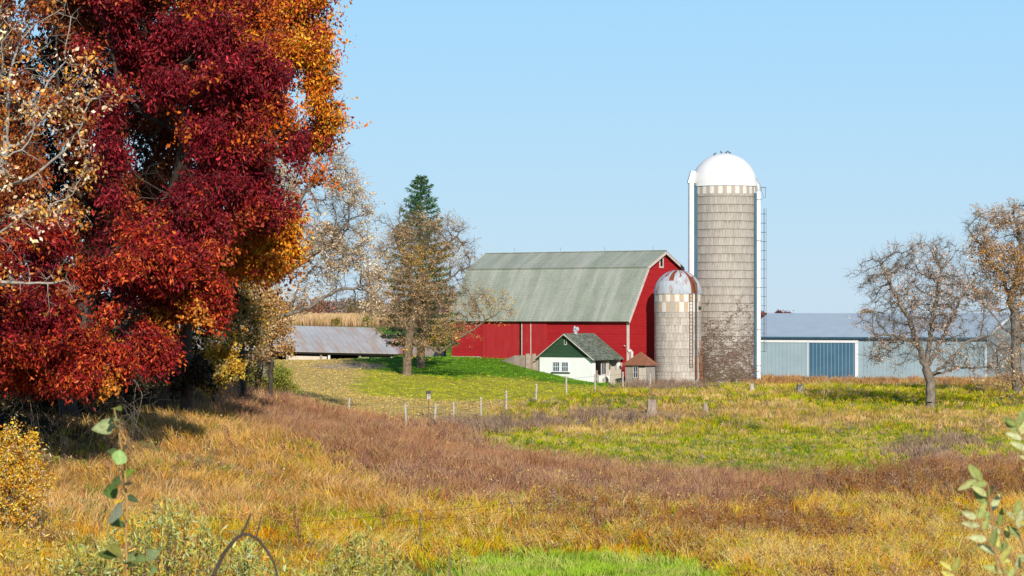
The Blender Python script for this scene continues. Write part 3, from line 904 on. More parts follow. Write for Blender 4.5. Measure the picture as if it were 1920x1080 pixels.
# tan oak in front of the spruce
d0 = 240
r = np.random.default_rng(42)
lob = [(800, 440, d0, 80, 50, 3.5), (760, 500, d0, 70, 70, 3.5), (845, 485, d0, 52, 52, 3), (800, 560, d0, 80, 60, 3.5), (740, 430, d0, 45, 35, 2.5), (868, 455, d0, 34, 30, 2.5), (880, 570, d0 - 2, 45, 36, 2.2), (720, 580, d0, 45, 50, 2.5), (830, 620, d0 - 1, 65, 40, 2.5), (930, 575, d0 - 3, 40, 24, 1.5), (780, 640, d0, 50, 30, 2)]
at = lobes_pts(lob, .95, r)
bs = on(762, d0)
make_tree('oak_tree', 'large tan oak with thick brown trunk standing in front of the spruce', 'tree', 'bare oaks around the farmyard', bs, [P(766, 640, d0), P(780, 570, d0), P(788, 520, d0)], at, .42, BARK_BROWN, step=.4, di=4.0, dk=.48, tip=.018, seed=42, wob=.2,
          limbs=[[P(766, 640, d0), P(800, 648, d0 - 1), P(825, 662, d0 - 1.5), P(850, 640, d0 - 2), P(895, 612, d0 - 2.5), P(935, 585, d0 - 3)], [P(780, 570, d0), P(765, 500, d0), P(740, 440, d0)], [P(786, 530, d0), P(830, 470, d0), P(868, 430, d0)], [P(784, 550, d0), P(845, 520, d0), P(880, 500, d0)], [P(768, 620, d0), P(735, 580, d0), P(705, 560, d0)]],
          twig=(.07, 6, 1.0, .011), leaves=[(27000, .3, .125, .065, [(.46, .29, .13), (.52, .34, .17), (.40, .24, .11), (.56, .40, .23)], lambda p: vnoise(p[:, 0], p[:, 2], 1.7, 7) + .4 * vnoise(p[:, 0], p[:, 2], .7, 8) > -.3, .4),
                                           (3500, .4, .16, .1, [(.5, .3, .05), (.45, .28, .04)], lambda p: vnoise(p[:, 0], p[:, 2], 2.4, 9) > .3, .4)])
# right hand bare oaks
d0 = hit(1745, 765)[1]
r = np.random.default_rng(43)
lob = [(1670, 525, d0, 80, 60, 3), (1750, 505, d0, 75, 60, 3.2), (1645, 590, d0, 48, 50, 2.2), (1800, 560, d0, 80, 65, 3.2), (1720, 590, d0, 100, 60, 3.6), (1840, 640, d0, 60, 40, 2.8), (1680, 660, d0, 65, 34, 2.8), (1810, 670, d0, 75, 36, 2.8), (1740, 470, d0, 55, 30, 2.2), (1636, 510, d0, 40, 30, 1.8), (1700, 480, d0, 60, 32, 2)]
at = lobes_pts(lob, 1.7, r)
bs = on(1745, d0)
make_tree('oak_tree', 'low spreading bare oak in the meadow before the metal shed', 'tree', 'bare oaks around the farmyard', bs, [P(1745, 716, d0), P(1738, 690, d0)], at, .36, BARK_GREY, step=.3, di=3.4, dk=.4, tip=.017, seed=43, wob=.22,
          limbs=[[P(1740, 700, d0), P(1722, 650, d0 - .5), P(1700, 590, d0 - 1), P(1672, 540, d0 - 1), P(1650, 490, d0)], [P(1738, 692, d0), P(1765, 640, d0 + .5), P(1800, 560, d0 + 1), P(1830, 520, d0 + 1)],
                 [P(1742, 705, d0), P(1785, 672, d0 - 1), P(1815, 640, d0 - 1), P(1862, 628, d0 - 1)], [P(1722, 650, d0 - .5), P(1690, 632, d0 - 1), P(1640, 625, d0 - 1.5)], [P(1742, 708, d0), P(1790, 690, d0 + 1), P(1850, 688, d0 + 1), P(1885, 705, d0 + 1)], [P(1738, 692, d0), P(1748, 600, d0), P(1765, 510, d0)]],
          twig=(.06, 6, .8, .0095), leaves=[(12000, .14, .12, .075, [(.58, .42, .32), (.50, .33, .23), (.66, .51, .41), (.40, .27, .19)], lambda p: vnoise(p[:, 0], p[:, 2], 1.5, 11) > -.1, .4)])
d0 = 215
r = np.random.default_rng(44)
lob = [(1880, 430, d0, 80, 50, 3), (1900, 500, d0, 75, 60, 3.5), (1850, 470, d0, 50, 40, 2.5), (1960, 470, d0, 80, 90, 3.5), (1860, 550, d0, 50, 30, 2.5), (1930, 590, d0, 70, 60, 3), (1920, 400, d0, 70, 30, 2.5), (1900, 680, d0, 45, 45, 2), (1830, 420, d0, 35, 20, 2)]
at = lobes_pts(lob, 1.4, r)
bs = on(1908, d0)
make_tree('oak_tree', 'taller oak with orange brown leaves at the right edge', 'tree', 'bare oaks around the farmyard', bs, [P(1905, 650, d0), P(1903, 570, d0)], at, .42, BARK_GREY, step=.32, di=3.6, dk=.43, tip=.017, seed=44, wob=.2,
          limbs=[[P(1903, 580, d0), P(1880, 520, d0), P(1845, 470, d0), P(1815, 430, d0)], [P(1905, 640, d0), P(1870, 600, d0 - 1), P(1830, 555, d0 - 1)], [P(1903, 560, d0), P(1920, 480, d0), P(1900, 400, d0)]],
          twig=(.06, 5, .8, .010), leaves=[(20000, .16, .13, .08, [(.56, .36, .19), (.48, .28, .13), (.62, .43, .27), (.42, .28, .19)], lambda p: vnoise(p[:, 0], p[:, 2], 1.6, 13) > -.2, .4),
                                          (5000, .3, .16, .1, [(.5, .24, .04), (.44, .18, .03), (.55, .32, .07)], lambda p: (p[:, 2] < ZC + 6) & (p[:, 2] > ZC + .3) & (p[:, 0] < 41.5), .4)])
# olive brown saplings beside the left group
for i, (tp, dd, lb, pal, lob) in enumerate([
    (455, 150, 'olive and tan leafed young tree at the right foot of the red oaks', OLIVE, [(450, 560, 150, 40, 60, 1.5), (430, 510, 150, 40, 45, 1.5), (460, 620, 150, 40, 45, 1.4), (410, 600, 150, 35, 50, 1.4), (475, 500, 150, 30, 40, 1.2)]),
    (508, 156, 'slim tan leafed young tree just before the half bare oak', TANLEAF, [(505, 600, 156, 36, 40, 1.3), (520, 640, 156, 24, 26, 1.0), (495, 660, 156, 26, 30, 1.1), (480, 560, 156, 26, 33, 1.1)])]):
    r = np.random.default_rng(50 + i)
    at = lobes_pts(lob, 2.2, r); bs = on(tp, dd)
    make_tree('young_tree', lb, 'tree', None, bs, [P(tp, 650, dd)], at, .14, BARK_DARK, step=.3, di=3, dk=.35, tip=.01, seed=50 + i, twig=(.04, 2, .6, .008),
              leaves=[(7000, .2, .15, .1, pal, lambda p: vnoise(p[:, 0], p[:, 2], 1.1, 15) > -.45, .3), (1200, .2, .15, .1, YELLOW, lambda p: vnoise(p[:, 0], p[:, 2], 1.1, 25) > 0, .3)])


# shrubs
def shrub(name, label, px, d, lobes, pal, seed, nleaf, L, W, barkm=BARK_DARK, stems=5, mat=None, twig=(.05, 2, .45, .006), dens=3, cat='shrub', group=None, ld=.1):
    r = np.random.default_rng(seed)
    bs = on(px, d)
    at = lobes_pts(lobes, dens, r)
    at = at[at[:, 2] > hgt(at[:, 0], at[:, 1]) + .15]
    return make_tree(name, label, cat, group, bs, [bs + np.array([0, 0, .25])], at, .07, barkm, step=.22, di=3, dk=.28, tip=.008, seed=seed, twig=twig,
                     leaves=[(nleaf, .12, L, W, pal, None, ld)], leafmat=mat, sink=.2, bias=(0, 0, .12))


shrub('leafy_shrub', 'yellow orange leaved shrub at the foot of the red oaks', 400, 140, [(400, 650, 140, 55, 38, 1.3), (430, 690, 140, 45, 35, 1.2), (350, 690, 140, 45, 35, 1.2), (400, 710, 140, 50, 25, 1.2), (320, 665, 140, 30, 30, 1)], YELLOW, 61, 8500, .15, .1, dens=4)
shrub('leafy_shrub', 'round green bush at the edge of the leaf strewn lawn', 505, 172, [(500, 708, 172, 46, 28, 1.8), (476, 718, 172, 28, 20, 1.4), (540, 724, 172, 24, 14, 1.2), (505, 728, 171, 46, 12, 1.4)], [(.22, .26, .035), (.16, .20, .028), (.30, .30, .045), (.36, .30, .05)], 62, 13000, .13, .055, dens=5, ld=-.6)
shrub('leafy_shrub', 'dark brown bare brush between the yellow shrub and young trees', 480, 158, [(480, 690, 158, 35, 40, 1.2), (450, 700, 156, 30, 30, 1.2)], [(.13, .09, .04), (.2, .13, .05), (.3, .18, .06)], 63, 2500, .12, .08, dens=4)
shrub('leafy_shrub', 'golden leaved bush low at the left edge of the field', 10, 86, [(5, 900, 86, 50, 60, .9), (35, 860, 86, 34, 40, .7), (0, 970, 86, 46, 46, .8), (38, 925, 86, 38, 46, .7), (60, 845, 86, 14, 26, .4), (20, 815, 86, 16, 26, .4), (72, 890, 86, 14, 22, .4), (-10, 830, 86, 20, 30, .5)], [(.76, .42, .03), (.68, .30, .02), (.80, .52, .05), (.52, .22, .02), (.78, .56, .10)], 64, 13000, .085, .055, barkm=BARK_BROWN, dens=9)
def dead_boughs():
    r = np.random.default_rng(65)
    root = empty('dead_bough', P(190, 715, 101.5), label='tangle of pale dead boughs drooping to the ground under the rust red oak', cat='dead bough')
    o = P(190, 715, 101.5); A_ = []; B_ = []; RA = []; RB = []

    def grow(p, d, rad, n, lvl):
        for k in range(n):
            d = unit(d + r.normal(0, .22, 3) + np.array([0, 0, -.09]))
            q = p + d * r.uniform(.14, .24)
            if q[2] < hz(q[0], q[1]) + .05: return
            A_.append(p); B_.append(q); RA.append(rad); RB.append(rad * .9); p = q; rad *= .9
            if lvl < 3 and r.random() < .42:
                grow(p, unit(d + r.normal(0, .7, 3)), rad * .7, int(n * .8), lvl + 1)
    for px, py, dx in ((60, 715, -.6), (110, 705, -.3), (140, 715, .3), (175, 700, .6), (200, 722, .9), (20, 725, -.8), (160, 730, 1), (165, 650, .8), (250, 712, .9)):
        grow(P(px, py, 101 + r.uniform(-1, 1)), np.array([dx, r.normal(-.2, .4), -.75]), .024, 11, 0)
    limbs_mesh(np.array([[0, 0, 0.]]), np.array([-1]), np.array([.1]), 'bough', BARK_GREY, root, twigs=(np.array(A_) - o, np.array(B_) - o, np.array(RA), np.array(RB)))


dead_boughs()
shrub('bare_shrub', 'very dark thicket added as painted shade under the crimson oak', 280, 124, [(250, 690, 124, 90, 40, 1.5), (330, 700, 128, 70, 40, 1.5), (150, 720, 118, 100, 40, 1.5), (40, 730, 116, 100, 40, 1.5), (350, 715, 126, 60, 26, 1.2), (240, 715, 120, 80, 30, 1.2), (120, 728, 115, 100, 30, 1.2)], [(.035, .025, .012), (.06, .035, .018), (.03, .028, .012)], 66, 30000, .17, .12, dens=2.5)  # added brush, leaf colour near black to darken the ground under the crowns
shrub('bare_shrub', 'grey brown brush at the foot of the tall concrete silo', 1370, 258, [(1370, 705, 258, 45, 14, 1.2), (1400, 700, 258, 25, 18, 1), (1330, 712, 258, 25, 9, 1)], [(.25, .16, .1), (.18, .14, .07)], 67, 900, .12, .07, barkm=BARK_BROWN, dens=4)
shrub('bare_shrub', 'bare brown brush at the right edge below the taller oak', 1890, 208, [(1880, 715, 208, 50, 22, 1.2), (1840, 730, 206, 30, 14, 1.0), (1920, 720, 208, 40, 25, 1.0)], TANLEAF, 68, 1500, .12, .08, barkm=BARK_BROWN, dens=4)


# spruce
def spruce(px, d, top_py, label):
    r = np.random.default_rng(71)
    bs = on(px, d)
    H = float(P(px, top_py, d)[2] - bs[2])
    root = empty('spruce_tree', bs, label=label, cat='tree')
    limbs = MB().tube([(0, 0, -.3), (0, 0, H * .5), (0, 0, H)], [.42, .26, .02], 10)
    a_ = []; b_ = []; ra = []; rb = []; pos = []; axs = []
    zz = 2.6
    while zz < H - .15:
        t = (H - zz) / H
        R = (.2 + 4.4 * t ** .62) * (1 if t < .8 else .85)
        nbr = int(5 + 5 * t)
        ph = r.uniform(0, 6.28)
        for k in range(nbr):
            if r.random() < .10: continue
            an = ph + k * 2 * PI / nbr + r.normal(0, .2)
            Rk = R * r.uniform(.72, 1.12)
            u = np.array([math.cos(an), math.sin(an), 0])
            p0 = np.array([0, 0, zz])
            p1 = p0 + u * Rk * .55 + np.array([0, 0, -.10 * Rk * t + .12 * Rk * (1 - t)])
            p2 = p0 + u * Rk + np.array([0, 0, -.12 * Rk * t + .35 * Rk * (1 - t)])
            a_ += [p0, p1]; b_ += [p1, p2]; ra += [.05, .03]; rb += [.03, .01]
            m_ = int(22 + 70 * Rk)
            s = r.random(m_) ** .75
            q = np.where((s < .55)[:, None], p0 + (p1 - p0) * (s / .55)[:, None], p1 + (p2 - p1) * ((s - .55) / .45)[:, None])
            sd = np.array([-u[1], u[0], 0])
            off = r.normal(0, .30, m_)[:, None] * (1.15 - s)[:, None] * min(1, Rk * .55)
            q = q + sd * off + np.c_[np.zeros(m_), np.zeros(m_), r.normal(-.06, .09, m_) - .12 * np.abs(off[:, 0])]
            pos.append(q); ax = u * .8 + r.normal(0, .5, (m_, 3)) + np.array([0, 0, -.25]); axs.append(ax)
        zz += .46 + .22 * t
    a_ = np.array(a_); b_ = np.array(b_)
    nodes = np.zeros((1, 3))
    for i in range(len(a_)): limbs.tube([a_[i], b_[i]], [ra[i], rb[i]], 4, False)
    limbs.build('trunk', BARK_BROWN, root)
    pos = np.concatenate(pos); axs = np.concatenate(axs); k = len(pos)
    V, Fq, C = leaf_quads(pos, axs, r.uniform(.2, .42, k), r.uniform(.05, .1, k), pick([(.045, .13, .045), (.06, .165, .055), (.03, .095, .04), (.085, .18, .06)], k, r), r)
    mesh_np('crown', V, Fq, LEAF, root, C=C)


spruce(789, 254, 330, 'dark green spruce rising behind the tan oak beside the barn')

# far wood: one mass on the horizon plus a few crowns one can tell apart
r = np.random.default_rng(81)
Vs = []; Fs = []; Cs = []; o = 0
for i in range(420):
    d = r.uniform(1450, 1900); px = r.uniform(-80, 1150)
    x = (px - 960) / F * d; z = hz(x, d)
    dip = 1.0 if px < 900 else .62
    h = r.uniform(6, 12) * dip; w = r.uniform(3, 6)
    k = 130
    q = unit(r.normal(size=(k, 3))) * (r.random((k, 1)) ** .4) * np.array([w, w, h * .5]) + np.array([x, d, z + h * .52])
    pal = [[(.33, .17, .08), (.26, .15, .09)], [(.26, .2, .18), (.24, .19, .19)], [(.40, .22, .07), (.33, .19, .08)], [(.17, .16, .07), (.22, .17, .09)], [(.27, .12, .08), (.22, .12, .1)]][r.integers(0, 5)]
    V, Fq, C = leaf_quads(q, r.normal(size=(k, 3)), r.uniform(1.0, 2.4, k), r.uniform(.7, 1.6, k), pick(pal, k, r), r)
    Vs.append(V); Fs.append(Fq + o); Cs.append(C); o += len(V)
tag(mesh_np('distant_woods', np.concatenate(Vs), np.concatenate(Fs), LEAF, C=np.concatenate(Cs)), 'hazy brown and orange line of woods on the horizon', 'woods', kind='stuff')
for lb, px, py, d, rx, rz, pal in (('round dark red tree showing over the left part of the metal shed roof', 1467, 589, 420, 11, 3, [(.16, .03, .03), (.2, .05, .04)]),
                                   ('orange tan tree showing over the middle of the metal shed roof', 1625, 588, 430, 22, 5, TANLEAF), ('brown red tree peeping beside the tall silo above the shed', 1428, 590, 425, 6, 3, [(.2, .05, .04), (.24, .1, .06)])):
    r = np.random.default_rng(px)
    bs = on(px, d)
    at = lobes_pts([(px, py, d, rx, rz, 1.5), (px + rx * .5, py + 3, d, rx * .7, rz * .8, 1.2), (px - rx * .5, py + 3, d, rx * .7, rz * .8, 1.2)], 1.2, r)
    make_tree('distant_tree', lb, 'tree', None, bs, [P(px, py + rz, d)], at, .2, BARK_DARK, step=.4, di=4, dk=.5, tip=.02, seed=px, twig=(.06, 1, .4, .02), leaves=[(2500, .15, .22, .16, pal, None, .2)])
for lb, px, d, h, pal in (('small olive bush at the edge of the corn field left of centre', 632, 470, 1.9, OLIVE), ('small yellow green bush in the green field beside the tan oak', 690, 455, 2.4, [(.22, .25, .04), (.34, .3, .05)]), ('dark green bush in the field behind the tan oak', 733, 345, 2.2, [(.05, .10, .02), (.08, .14, .02)])):
    bs = on(px, d)
    py = HY - F * (bs[2] + h * .5 - ZC) / d
    shrub('field_shrub', lb, px, d, [(px, py, d, h * .4 * F / d, h * .42 * F / d, h * .4)], pal, px, 900, .2, .14, dens=2)


# ------------------------------------------------------------------ buildings: materials
RED = siding('red_clapboard', (.42, .014, .02), (.52, .024, .028), .16, 'Z', .5, .2, (.34, .09, .075), .55)
REDV = siding('red_boards', (.43, .02, .026), (.50, .036, .036), .25, 'X', .3, .08, (.46, .17, .14), .6)
WHITE_TRIM = grungy('worn_white_trim', (.52, .42, .38), (.74, .68, .63), (1, 1, 1), 3, .7)
WHITE = grungy('white_paint', (.76, .78, .80), (.84, .86, .88), (1, 1, 1), 2, .6)
WHITEWASH = grungy('whitewash', (.84, .85, .84), (.90, .91, .92), (1, 1, .5), 1.6, .85, .1, extra=((.60, .55, .47), .2, (1.3, 1.3, .5)))
DARK = grungy('dark_opening', (.008, .007, .006), (.02, .018, .015), (1, 1, 1), 2, .9)  # near black, stands for the shade inside openings and under eaves
GLASS = grungy('window_glass', (.015, .04, .07), (.05, .10, .15), (1, 1, 1), 2, .12, spec=.5)
STONE = grungy('pink_concrete', (.38, .28, .22), (.56, .45, .38), (1, 1, 1), 2.2, .9, .3, extra=((.2, .16, .13), .35, (2.5, 2.5, .4)))
GREENSH = siding('green_shingle', (.028, .075, .04), (.05, .11, .06), .17, 'Z', .35, .12, (.09, .14, .09), .3)
OLDWOOD = grungy('grey_old_boards', (.26, .22, .18), (.46, .42, .37), (5, 5, .35), 2.2, .9, .2, extra=((.10, .08, .07), .35, (6, 6, .3)))
PALEWOOD = grungy('pale_old_boards', (.5, .42, .33), (.70, .62, .53), (5, 5, .35), 2.2, .9, .2, extra=((.3, .22, .16), .3, (6, 6, .3)))
RUSTROOF = grungy('rust_roof', (.20, .075, .04), (.34, .15, .085), (3, .5, .5), 2.5, .75, extra=((.45, .35, .3), .25, (3, .5, .5)))
STEEL = grungy('galvanised_steel', (.38, .41, .44), (.52, .55, .58), (1, 1, 1), 3, .5, spec=.4, metal=.2)
IRON = grungy('rusty_iron', (.11, .05, .03), (.22, .10, .06), (1, 1, .5), 5, .8)
DARKIRON = grungy('dark_iron', (.07, .07, .075), (.14, .13, .12), (1, 1, 1), 4, .7)
BLUEGREY = grungy('blue_shade_metal', (.03, .09, .14), (.06, .14, .20), (1, 1, .2), 3, .5)  # also colours the painted shade strips on the tall silo
POSTWOOD = grungy('weathered_post', (.34, .30, .255), (.54, .50, .44), (4, 4, .6), 4, .9, .2)
STUMP = grungy('stump_wood', (.24, .18, .145), (.46, .37, .30), (6, 6, .5), 3, .9, .4)


def roofmat(name, c1, c2, streak, course, ss=(1.6, .12, .12), sa=.6, cw_=.12):
    """shingle courses and long run-off streaks down the slope (object X runs along the ridge)"""
    m, nt, b = newmat(name)
    tc = N(nt, 'ShaderNodeTexCoord'); sx = N(nt, 'ShaderNodeSeparateXYZ'); nt.links.new(tc.outputs['Object'], sx.inputs[0])
    base = ramp(nt, noise(nt, mapping(nt, (.7, .7, .7)), 1.4, 8, .75), [(.3, c1), (.7, c2)])
    st = ramp(nt, noise(nt, mapping(nt, ss), 1.0, 5, .65), [(.42, (0, 0, 0)), (.72, (1, 1, 1))])
    base = mix(nt, math_(nt, 'MULTIPLY', N_out(nt, st), sa), base, streak)
    fr = math_(nt, 'FRACT', math_(nt, 'DIVIDE', sx.outputs['Z'], course))
    j = math_(nt, 'LESS_THAN', fr, cw_)
    base = mix(nt, math_(nt, 'MULTIPLY', j, .35), base, tuple(x * .4 for x in c1))
    sp = noise(nt, mapping(nt, (5, 5, 5)), 1.5, 3, .6)
    base = mix(nt, .5, base, ramp(nt, sp, [(.3, (.6, .6, .6)), (.7, (1.15, 1.15, 1.15))]), 'MULTIPLY')
    nt.links.new(base, b.inputs['Base Color']); b.inputs['Roughness'].default_value = .8
    bump(nt, b, fr, .4, .03)
    return m


BARNROOF = roofmat('barn_roof_shingle', (.25, .29, .235), (.35, .385, .32), (.50, .52, .455), .22, (1.0, .10, .10), .75)
HOUSEROOF = roofmat('house_roof_shingle', (.11, .14, .11), (.26, .29, .24), (.18, .24, .16), .16, (.4, .9, .9), .4)


def ribbed(name, c1, c2, step, axis, dark=.35, width=.2, extra=None, metal=.2, rough=.5, line=None):
    m, nt, b = newmat(name)
    tc = N(nt, 'ShaderNodeTexCoord'); sx = N(nt, 'ShaderNodeSeparateXYZ'); nt.links.new(tc.outputs['Object'], sx.inputs[0])
    fr = math_(nt, 'FRACT', math_(nt, 'DIVIDE', sx.outputs[axis], step))
    j = math_(nt, 'LESS_THAN', fr, width)
    base = ramp(nt, noise(nt, mapping(nt, (.4, .4, .4)), 1.2, 6, .65), [(.3, c1), (.7, c2)])
    if extra:
        ec, amt, es = extra
        f = ramp(nt, noise(nt, mapping(nt, es), 1.0, 6, .7), [(1 - amt - .1, (0, 0, 0)), (1 - amt + .12, (1, 1, 1))])
        base = mix(nt, f, base, ec)
    base = mix(nt, math_(nt, 'MULTIPLY', j, dark), base, line or tuple(x * .35 for x in c1))
    nt.links.new(base, b.inputs['Base Color'])
    b.inputs['Roughness'].default_value = rough; b.inputs['Metallic'].default_value = metal
    bump(nt, b, fr, .3, .03)
    return m


SHEDWALL = ribbed('shed_wall_metal', (.36, .49, .56), (.44, .57, .62), .45, 'X', .35, .14, extra=((.48, .53, .54), .3, (.5, .5, .2)))
SHEDEND = ribbed('shed_end_metal', (.30, .37, .38), (.37, .43, .44), .3, 'Y', .45, .2)
SHEDROOF = ribbed('shed_roof_metal', (.46, .56, .64), (.54, .64, .71), .45, 'X', .22, .14, extra=((.48, .50, .45), .3, (.25, .25, .25)))
BLUEDOOR = ribbed('blue_door_metal', (.06, .16, .25), (.09, .21, .31), .43, 'X', .6, .14, line=(.45, .55, .62))
TINROOF = ribbed('rusty_tin_roof', (.42, .43, .45), (.54, .54, .55), .6, 'X', .3, .1, extra=((.46, .33, .25), .46, (1.1, .16, .16)), metal=.1, rough=.6)


def stave(name, c1, c2, w, h, joint, extra):
    """concrete staves: each column and course its own tone, stained and with dark joints; uses UV in metres"""
    m, nt, b = newmat(name)
    uv = N(nt, 'ShaderNodeUVMap'); br = N(nt, 'ShaderNodeTexBrick')
    br.offset = .5; br.squash = 1
    br.inputs['Scale'].default_value = 1; br.inputs['Mortar Size'].default_value = .014; br.inputs['Mortar Smooth'].default_value = .3
    br.inputs['Brick Width'].default_value = w; br.inputs['Row Height'].default_value = h
    br.inputs['Color1'].default_value = (*c1, 1); br.inputs['Color2'].default_value = (*c2, 1); br.inputs['Mortar'].default_value = (*joint, 1)
    br.inputs['Bias'].default_value = 0
    nt.links.new(uv.outputs[0], br.inputs['Vector'])
    mp = N(nt, 'ShaderNodeMapping'); mp.inputs['Scale'].default_value = (1.2, .16, 1); nt.links.new(uv.outputs[0], mp.inputs['Vector'])
    st = ramp(nt, noise(nt, mp.outputs[0], 2.2, 7, .75), [(.5, (0, 0, 0)), (.78, (1, 1, 1))])
    base = mix(nt, math_(nt, 'MULTIPLY', N_out(nt, st), .85), br.outputs['Color'], extra)
    gr = noise(nt, uv.outputs[0], 5, 6, .7)
    base = mix(nt, .6, base, ramp(nt, gr, [(.3, (.7, .7, .7)), (.7, (1.2, 1.18, 1.15))]), 'MULTIPLY')
    # dark runs under each hoop course
    sx = N(nt, 'ShaderNodeSeparateXYZ'); nt.links.new(uv.outputs[0], sx.inputs[0])
    fr = math_(nt, 'FRACT', math_(nt, 'DIVIDE', sx.outputs['Y'], h))
    mp2 = N(nt, 'ShaderNodeMapping'); mp2.inputs['Scale'].default_value = (3, .5, 1); nt.links.new(uv.outputs[0], mp2.inputs['Vector'])
    run = math_(nt, 'MULTIPLY', math_(nt, 'POWER', fr, 4), ramp_bw(nt, noise(nt, mp2.outputs[0], 1.5, 3, .6), .45, .65))
    base = mix(nt, math_(nt, 'MULTIPLY', run, .75), base, tuple(x * .3 for x in c1))
    nt.links.new(base, b.inputs['Base Color']); b.inputs['Roughness'].default_value = .9
    bump(nt, b, br.outputs['Fac'], -.4, .04)
    return m


def ramp_bw(nt, s, a, b):
    return N_out(nt, ramp(nt, s, [(a, (0, 0, 0)), (b, (1, 1, 1))]))


STAVE_TALL = stave('grey_concrete_staves', (.41, .375, .335), (.50, .46, .415), .27, .82, (.24, .215, .19), (.31, .28, .25))
STAVE_SMALL = stave('cream_concrete_staves', (.46, .41, .36), (.62, .565, .51), .36, .76, (.24, .20, .17), (.33, .24, .18))


def cyl_uv(name, r, z0, z1, nz, mat, parent, n=72, a0=0.0, a1=2 * PI):
    me = D.meshes.new(name); vs = []; fs = []; uvs = []
    for j in range(nz + 1):
        for k in range(n + 1):
            a = a0 + (a1 - a0) * k / n
            vs.append((r * math.cos(a), r * math.sin(a), z0 + (z1 - z0) * j / nz))
    for j in range(nz):
        for k in range(n):
            i = j * (n + 1) + k
            fs.append((i, i + 1, i + n + 2, i + n + 1))
            for q in (i, i + 1, i + n + 2, i + n + 1):
                a = a0 + (a1 - a0) * (q % (n + 1)) / n
                uvs.append((a * r, vs[q][2]))
    me.from_pydata(vs, [], fs)
    u = me.uv_layers.new(name='UVMap')
    u.data.foreach_set('uv', np.array(uvs, np.float32).ravel())
    me.polygons.foreach_set('use_smooth', [True] * len(fs))
    me.materials.append(mat)
    o = D.objects.new(name, me); col.objects.link(o); o.parent = parent
    return o


def hoop(mb, r, z, t=.02, n=48):
    pts = [(math.cos(2 * PI * k / n) * r, math.sin(2 * PI * k / n) * r, z) for k in range(n + 1)]
    mb.tube(pts, t, 4, False)


# ------------------------------------------------------------------ barn
TH = math.radians(35)
cb = np.array([(1178 - 960) / F * 262, 262, 0.0]); zb = 2.0
barn = empty('red_barn', (cb[0], cb[1], zb), -TH, 'big red gambrel roofed barn with grey green shingle roof', 'barn')
ze = ZC - 6 / F * 262 - zb           # eave height in barn coordinates
LB, WB = 21.5, 13.0
prof = [(0, -3), (0, ze), (3.3, ze + 4.95), (6.5, ze + 6.55), (9.7, ze + 4.95), (13, ze), (13, -3)]
w = MB()
n = len(prof)
vs = [(0, y, z) for y, z in prof] + [(-LB, y, z) for y, z in prof]
w.add(vs, [tuple(range(n)), tuple(reversed(range(n, 2 * n)))] + [(i + 1, i, i + n, i + 1 + n) for i in range(n - 1) if i in (0, 5)])
# gable and side as separate material slots
w.build('wall', RED, barn)
rf = MB()
ov = .35


def slab(mb, x0, x1, a, b_, t=.14):
    (ya, za), (yb, zb_) = a, b_
    d = np.array([yb - ya, zb_ - za]); d /= np.linalg.norm(d); nn = np.array([-d[1], d[0]]) * t
    if nn[1] < 0: nn = -nn
    mb.add([(x0, ya, za), (x1, ya, za), (x1, yb, zb_), (x0, yb, zb_), (x0, ya + nn[0], za + nn[1]), (x1, ya + nn[0], za + nn[1]), (x1, yb + nn[0], zb_ + nn[1]), (x0, yb + nn[0], zb_ + nn[1])],
           [(0, 3, 2, 1), (4, 5, 6, 7), (0, 1, 5, 4), (1, 2, 6, 5), (2, 3, 7, 6), (3, 0, 4, 7)])


e = .03
slab(rf, -LB - ov, ov, (-.38, ze - .42), (3.3 - .06, ze + 4.95 + e))
slab(rf, -LB - ov, ov, (3.3 - .28, ze + 4.95 - .02), (6.5, ze + 6.55 + e), .16)
slab(rf, -LB - ov, ov, (13.38, ze - .42), (9.7 + .06, ze + 4.95 + e))
slab(rf, -LB - ov, ov, (9.7 + .28, ze + 4.95 - .02), (6.5, ze + 6.55 + e), .16)
roof = rf.build('roof', BARNROOF, barn)
rc = MB(); rc.bar((-LB - ov, 6.5, ze + 6.76), (ov, 6.5, ze + 6.76), .34, .06); rc.build('ridge_cap', BARNROOF, roof)
for x in (-18.2, -12.4, -7.0, -1.2):
    MB().tube([(x, 6.5, ze + 6.75), (x, 6.5, ze + 7.25)], .014, 5).build('lightning_rod', DARKIRON, roof)
rk = MB()
for a, b_ in (((-.40, ze - .46), (3.24, ze + 4.9)), ((3.0, ze + 4.86), (6.5, ze + 6.5)), ((13.4, ze - .46), (9.76, ze + 4.9)), ((10.0, ze + 4.86), (6.5, ze + 6.5))):
    rk.bar((.37, a[0], a[1]), (.37, b_[0], b_[1]), .22, .05, up=(1, 0, 0))
rk.build('rake_board', WHITE_TRIM, barn)
ct = MB(); ct.box(-.16, .03, -.035, -.005, -3, ze - .3); ct.box(.004, .04, -.03, .16, -3, ze - .3); ct.build('corner_trim', WHITE_TRIM, barn)
ea = MB(); ea.box(-LB, -.17, -.30, -.01, ze - .36, ze - .24); ea.build('eave_shade_strip', DARK, barn)  # near-black box painting the shadow below the barn eave
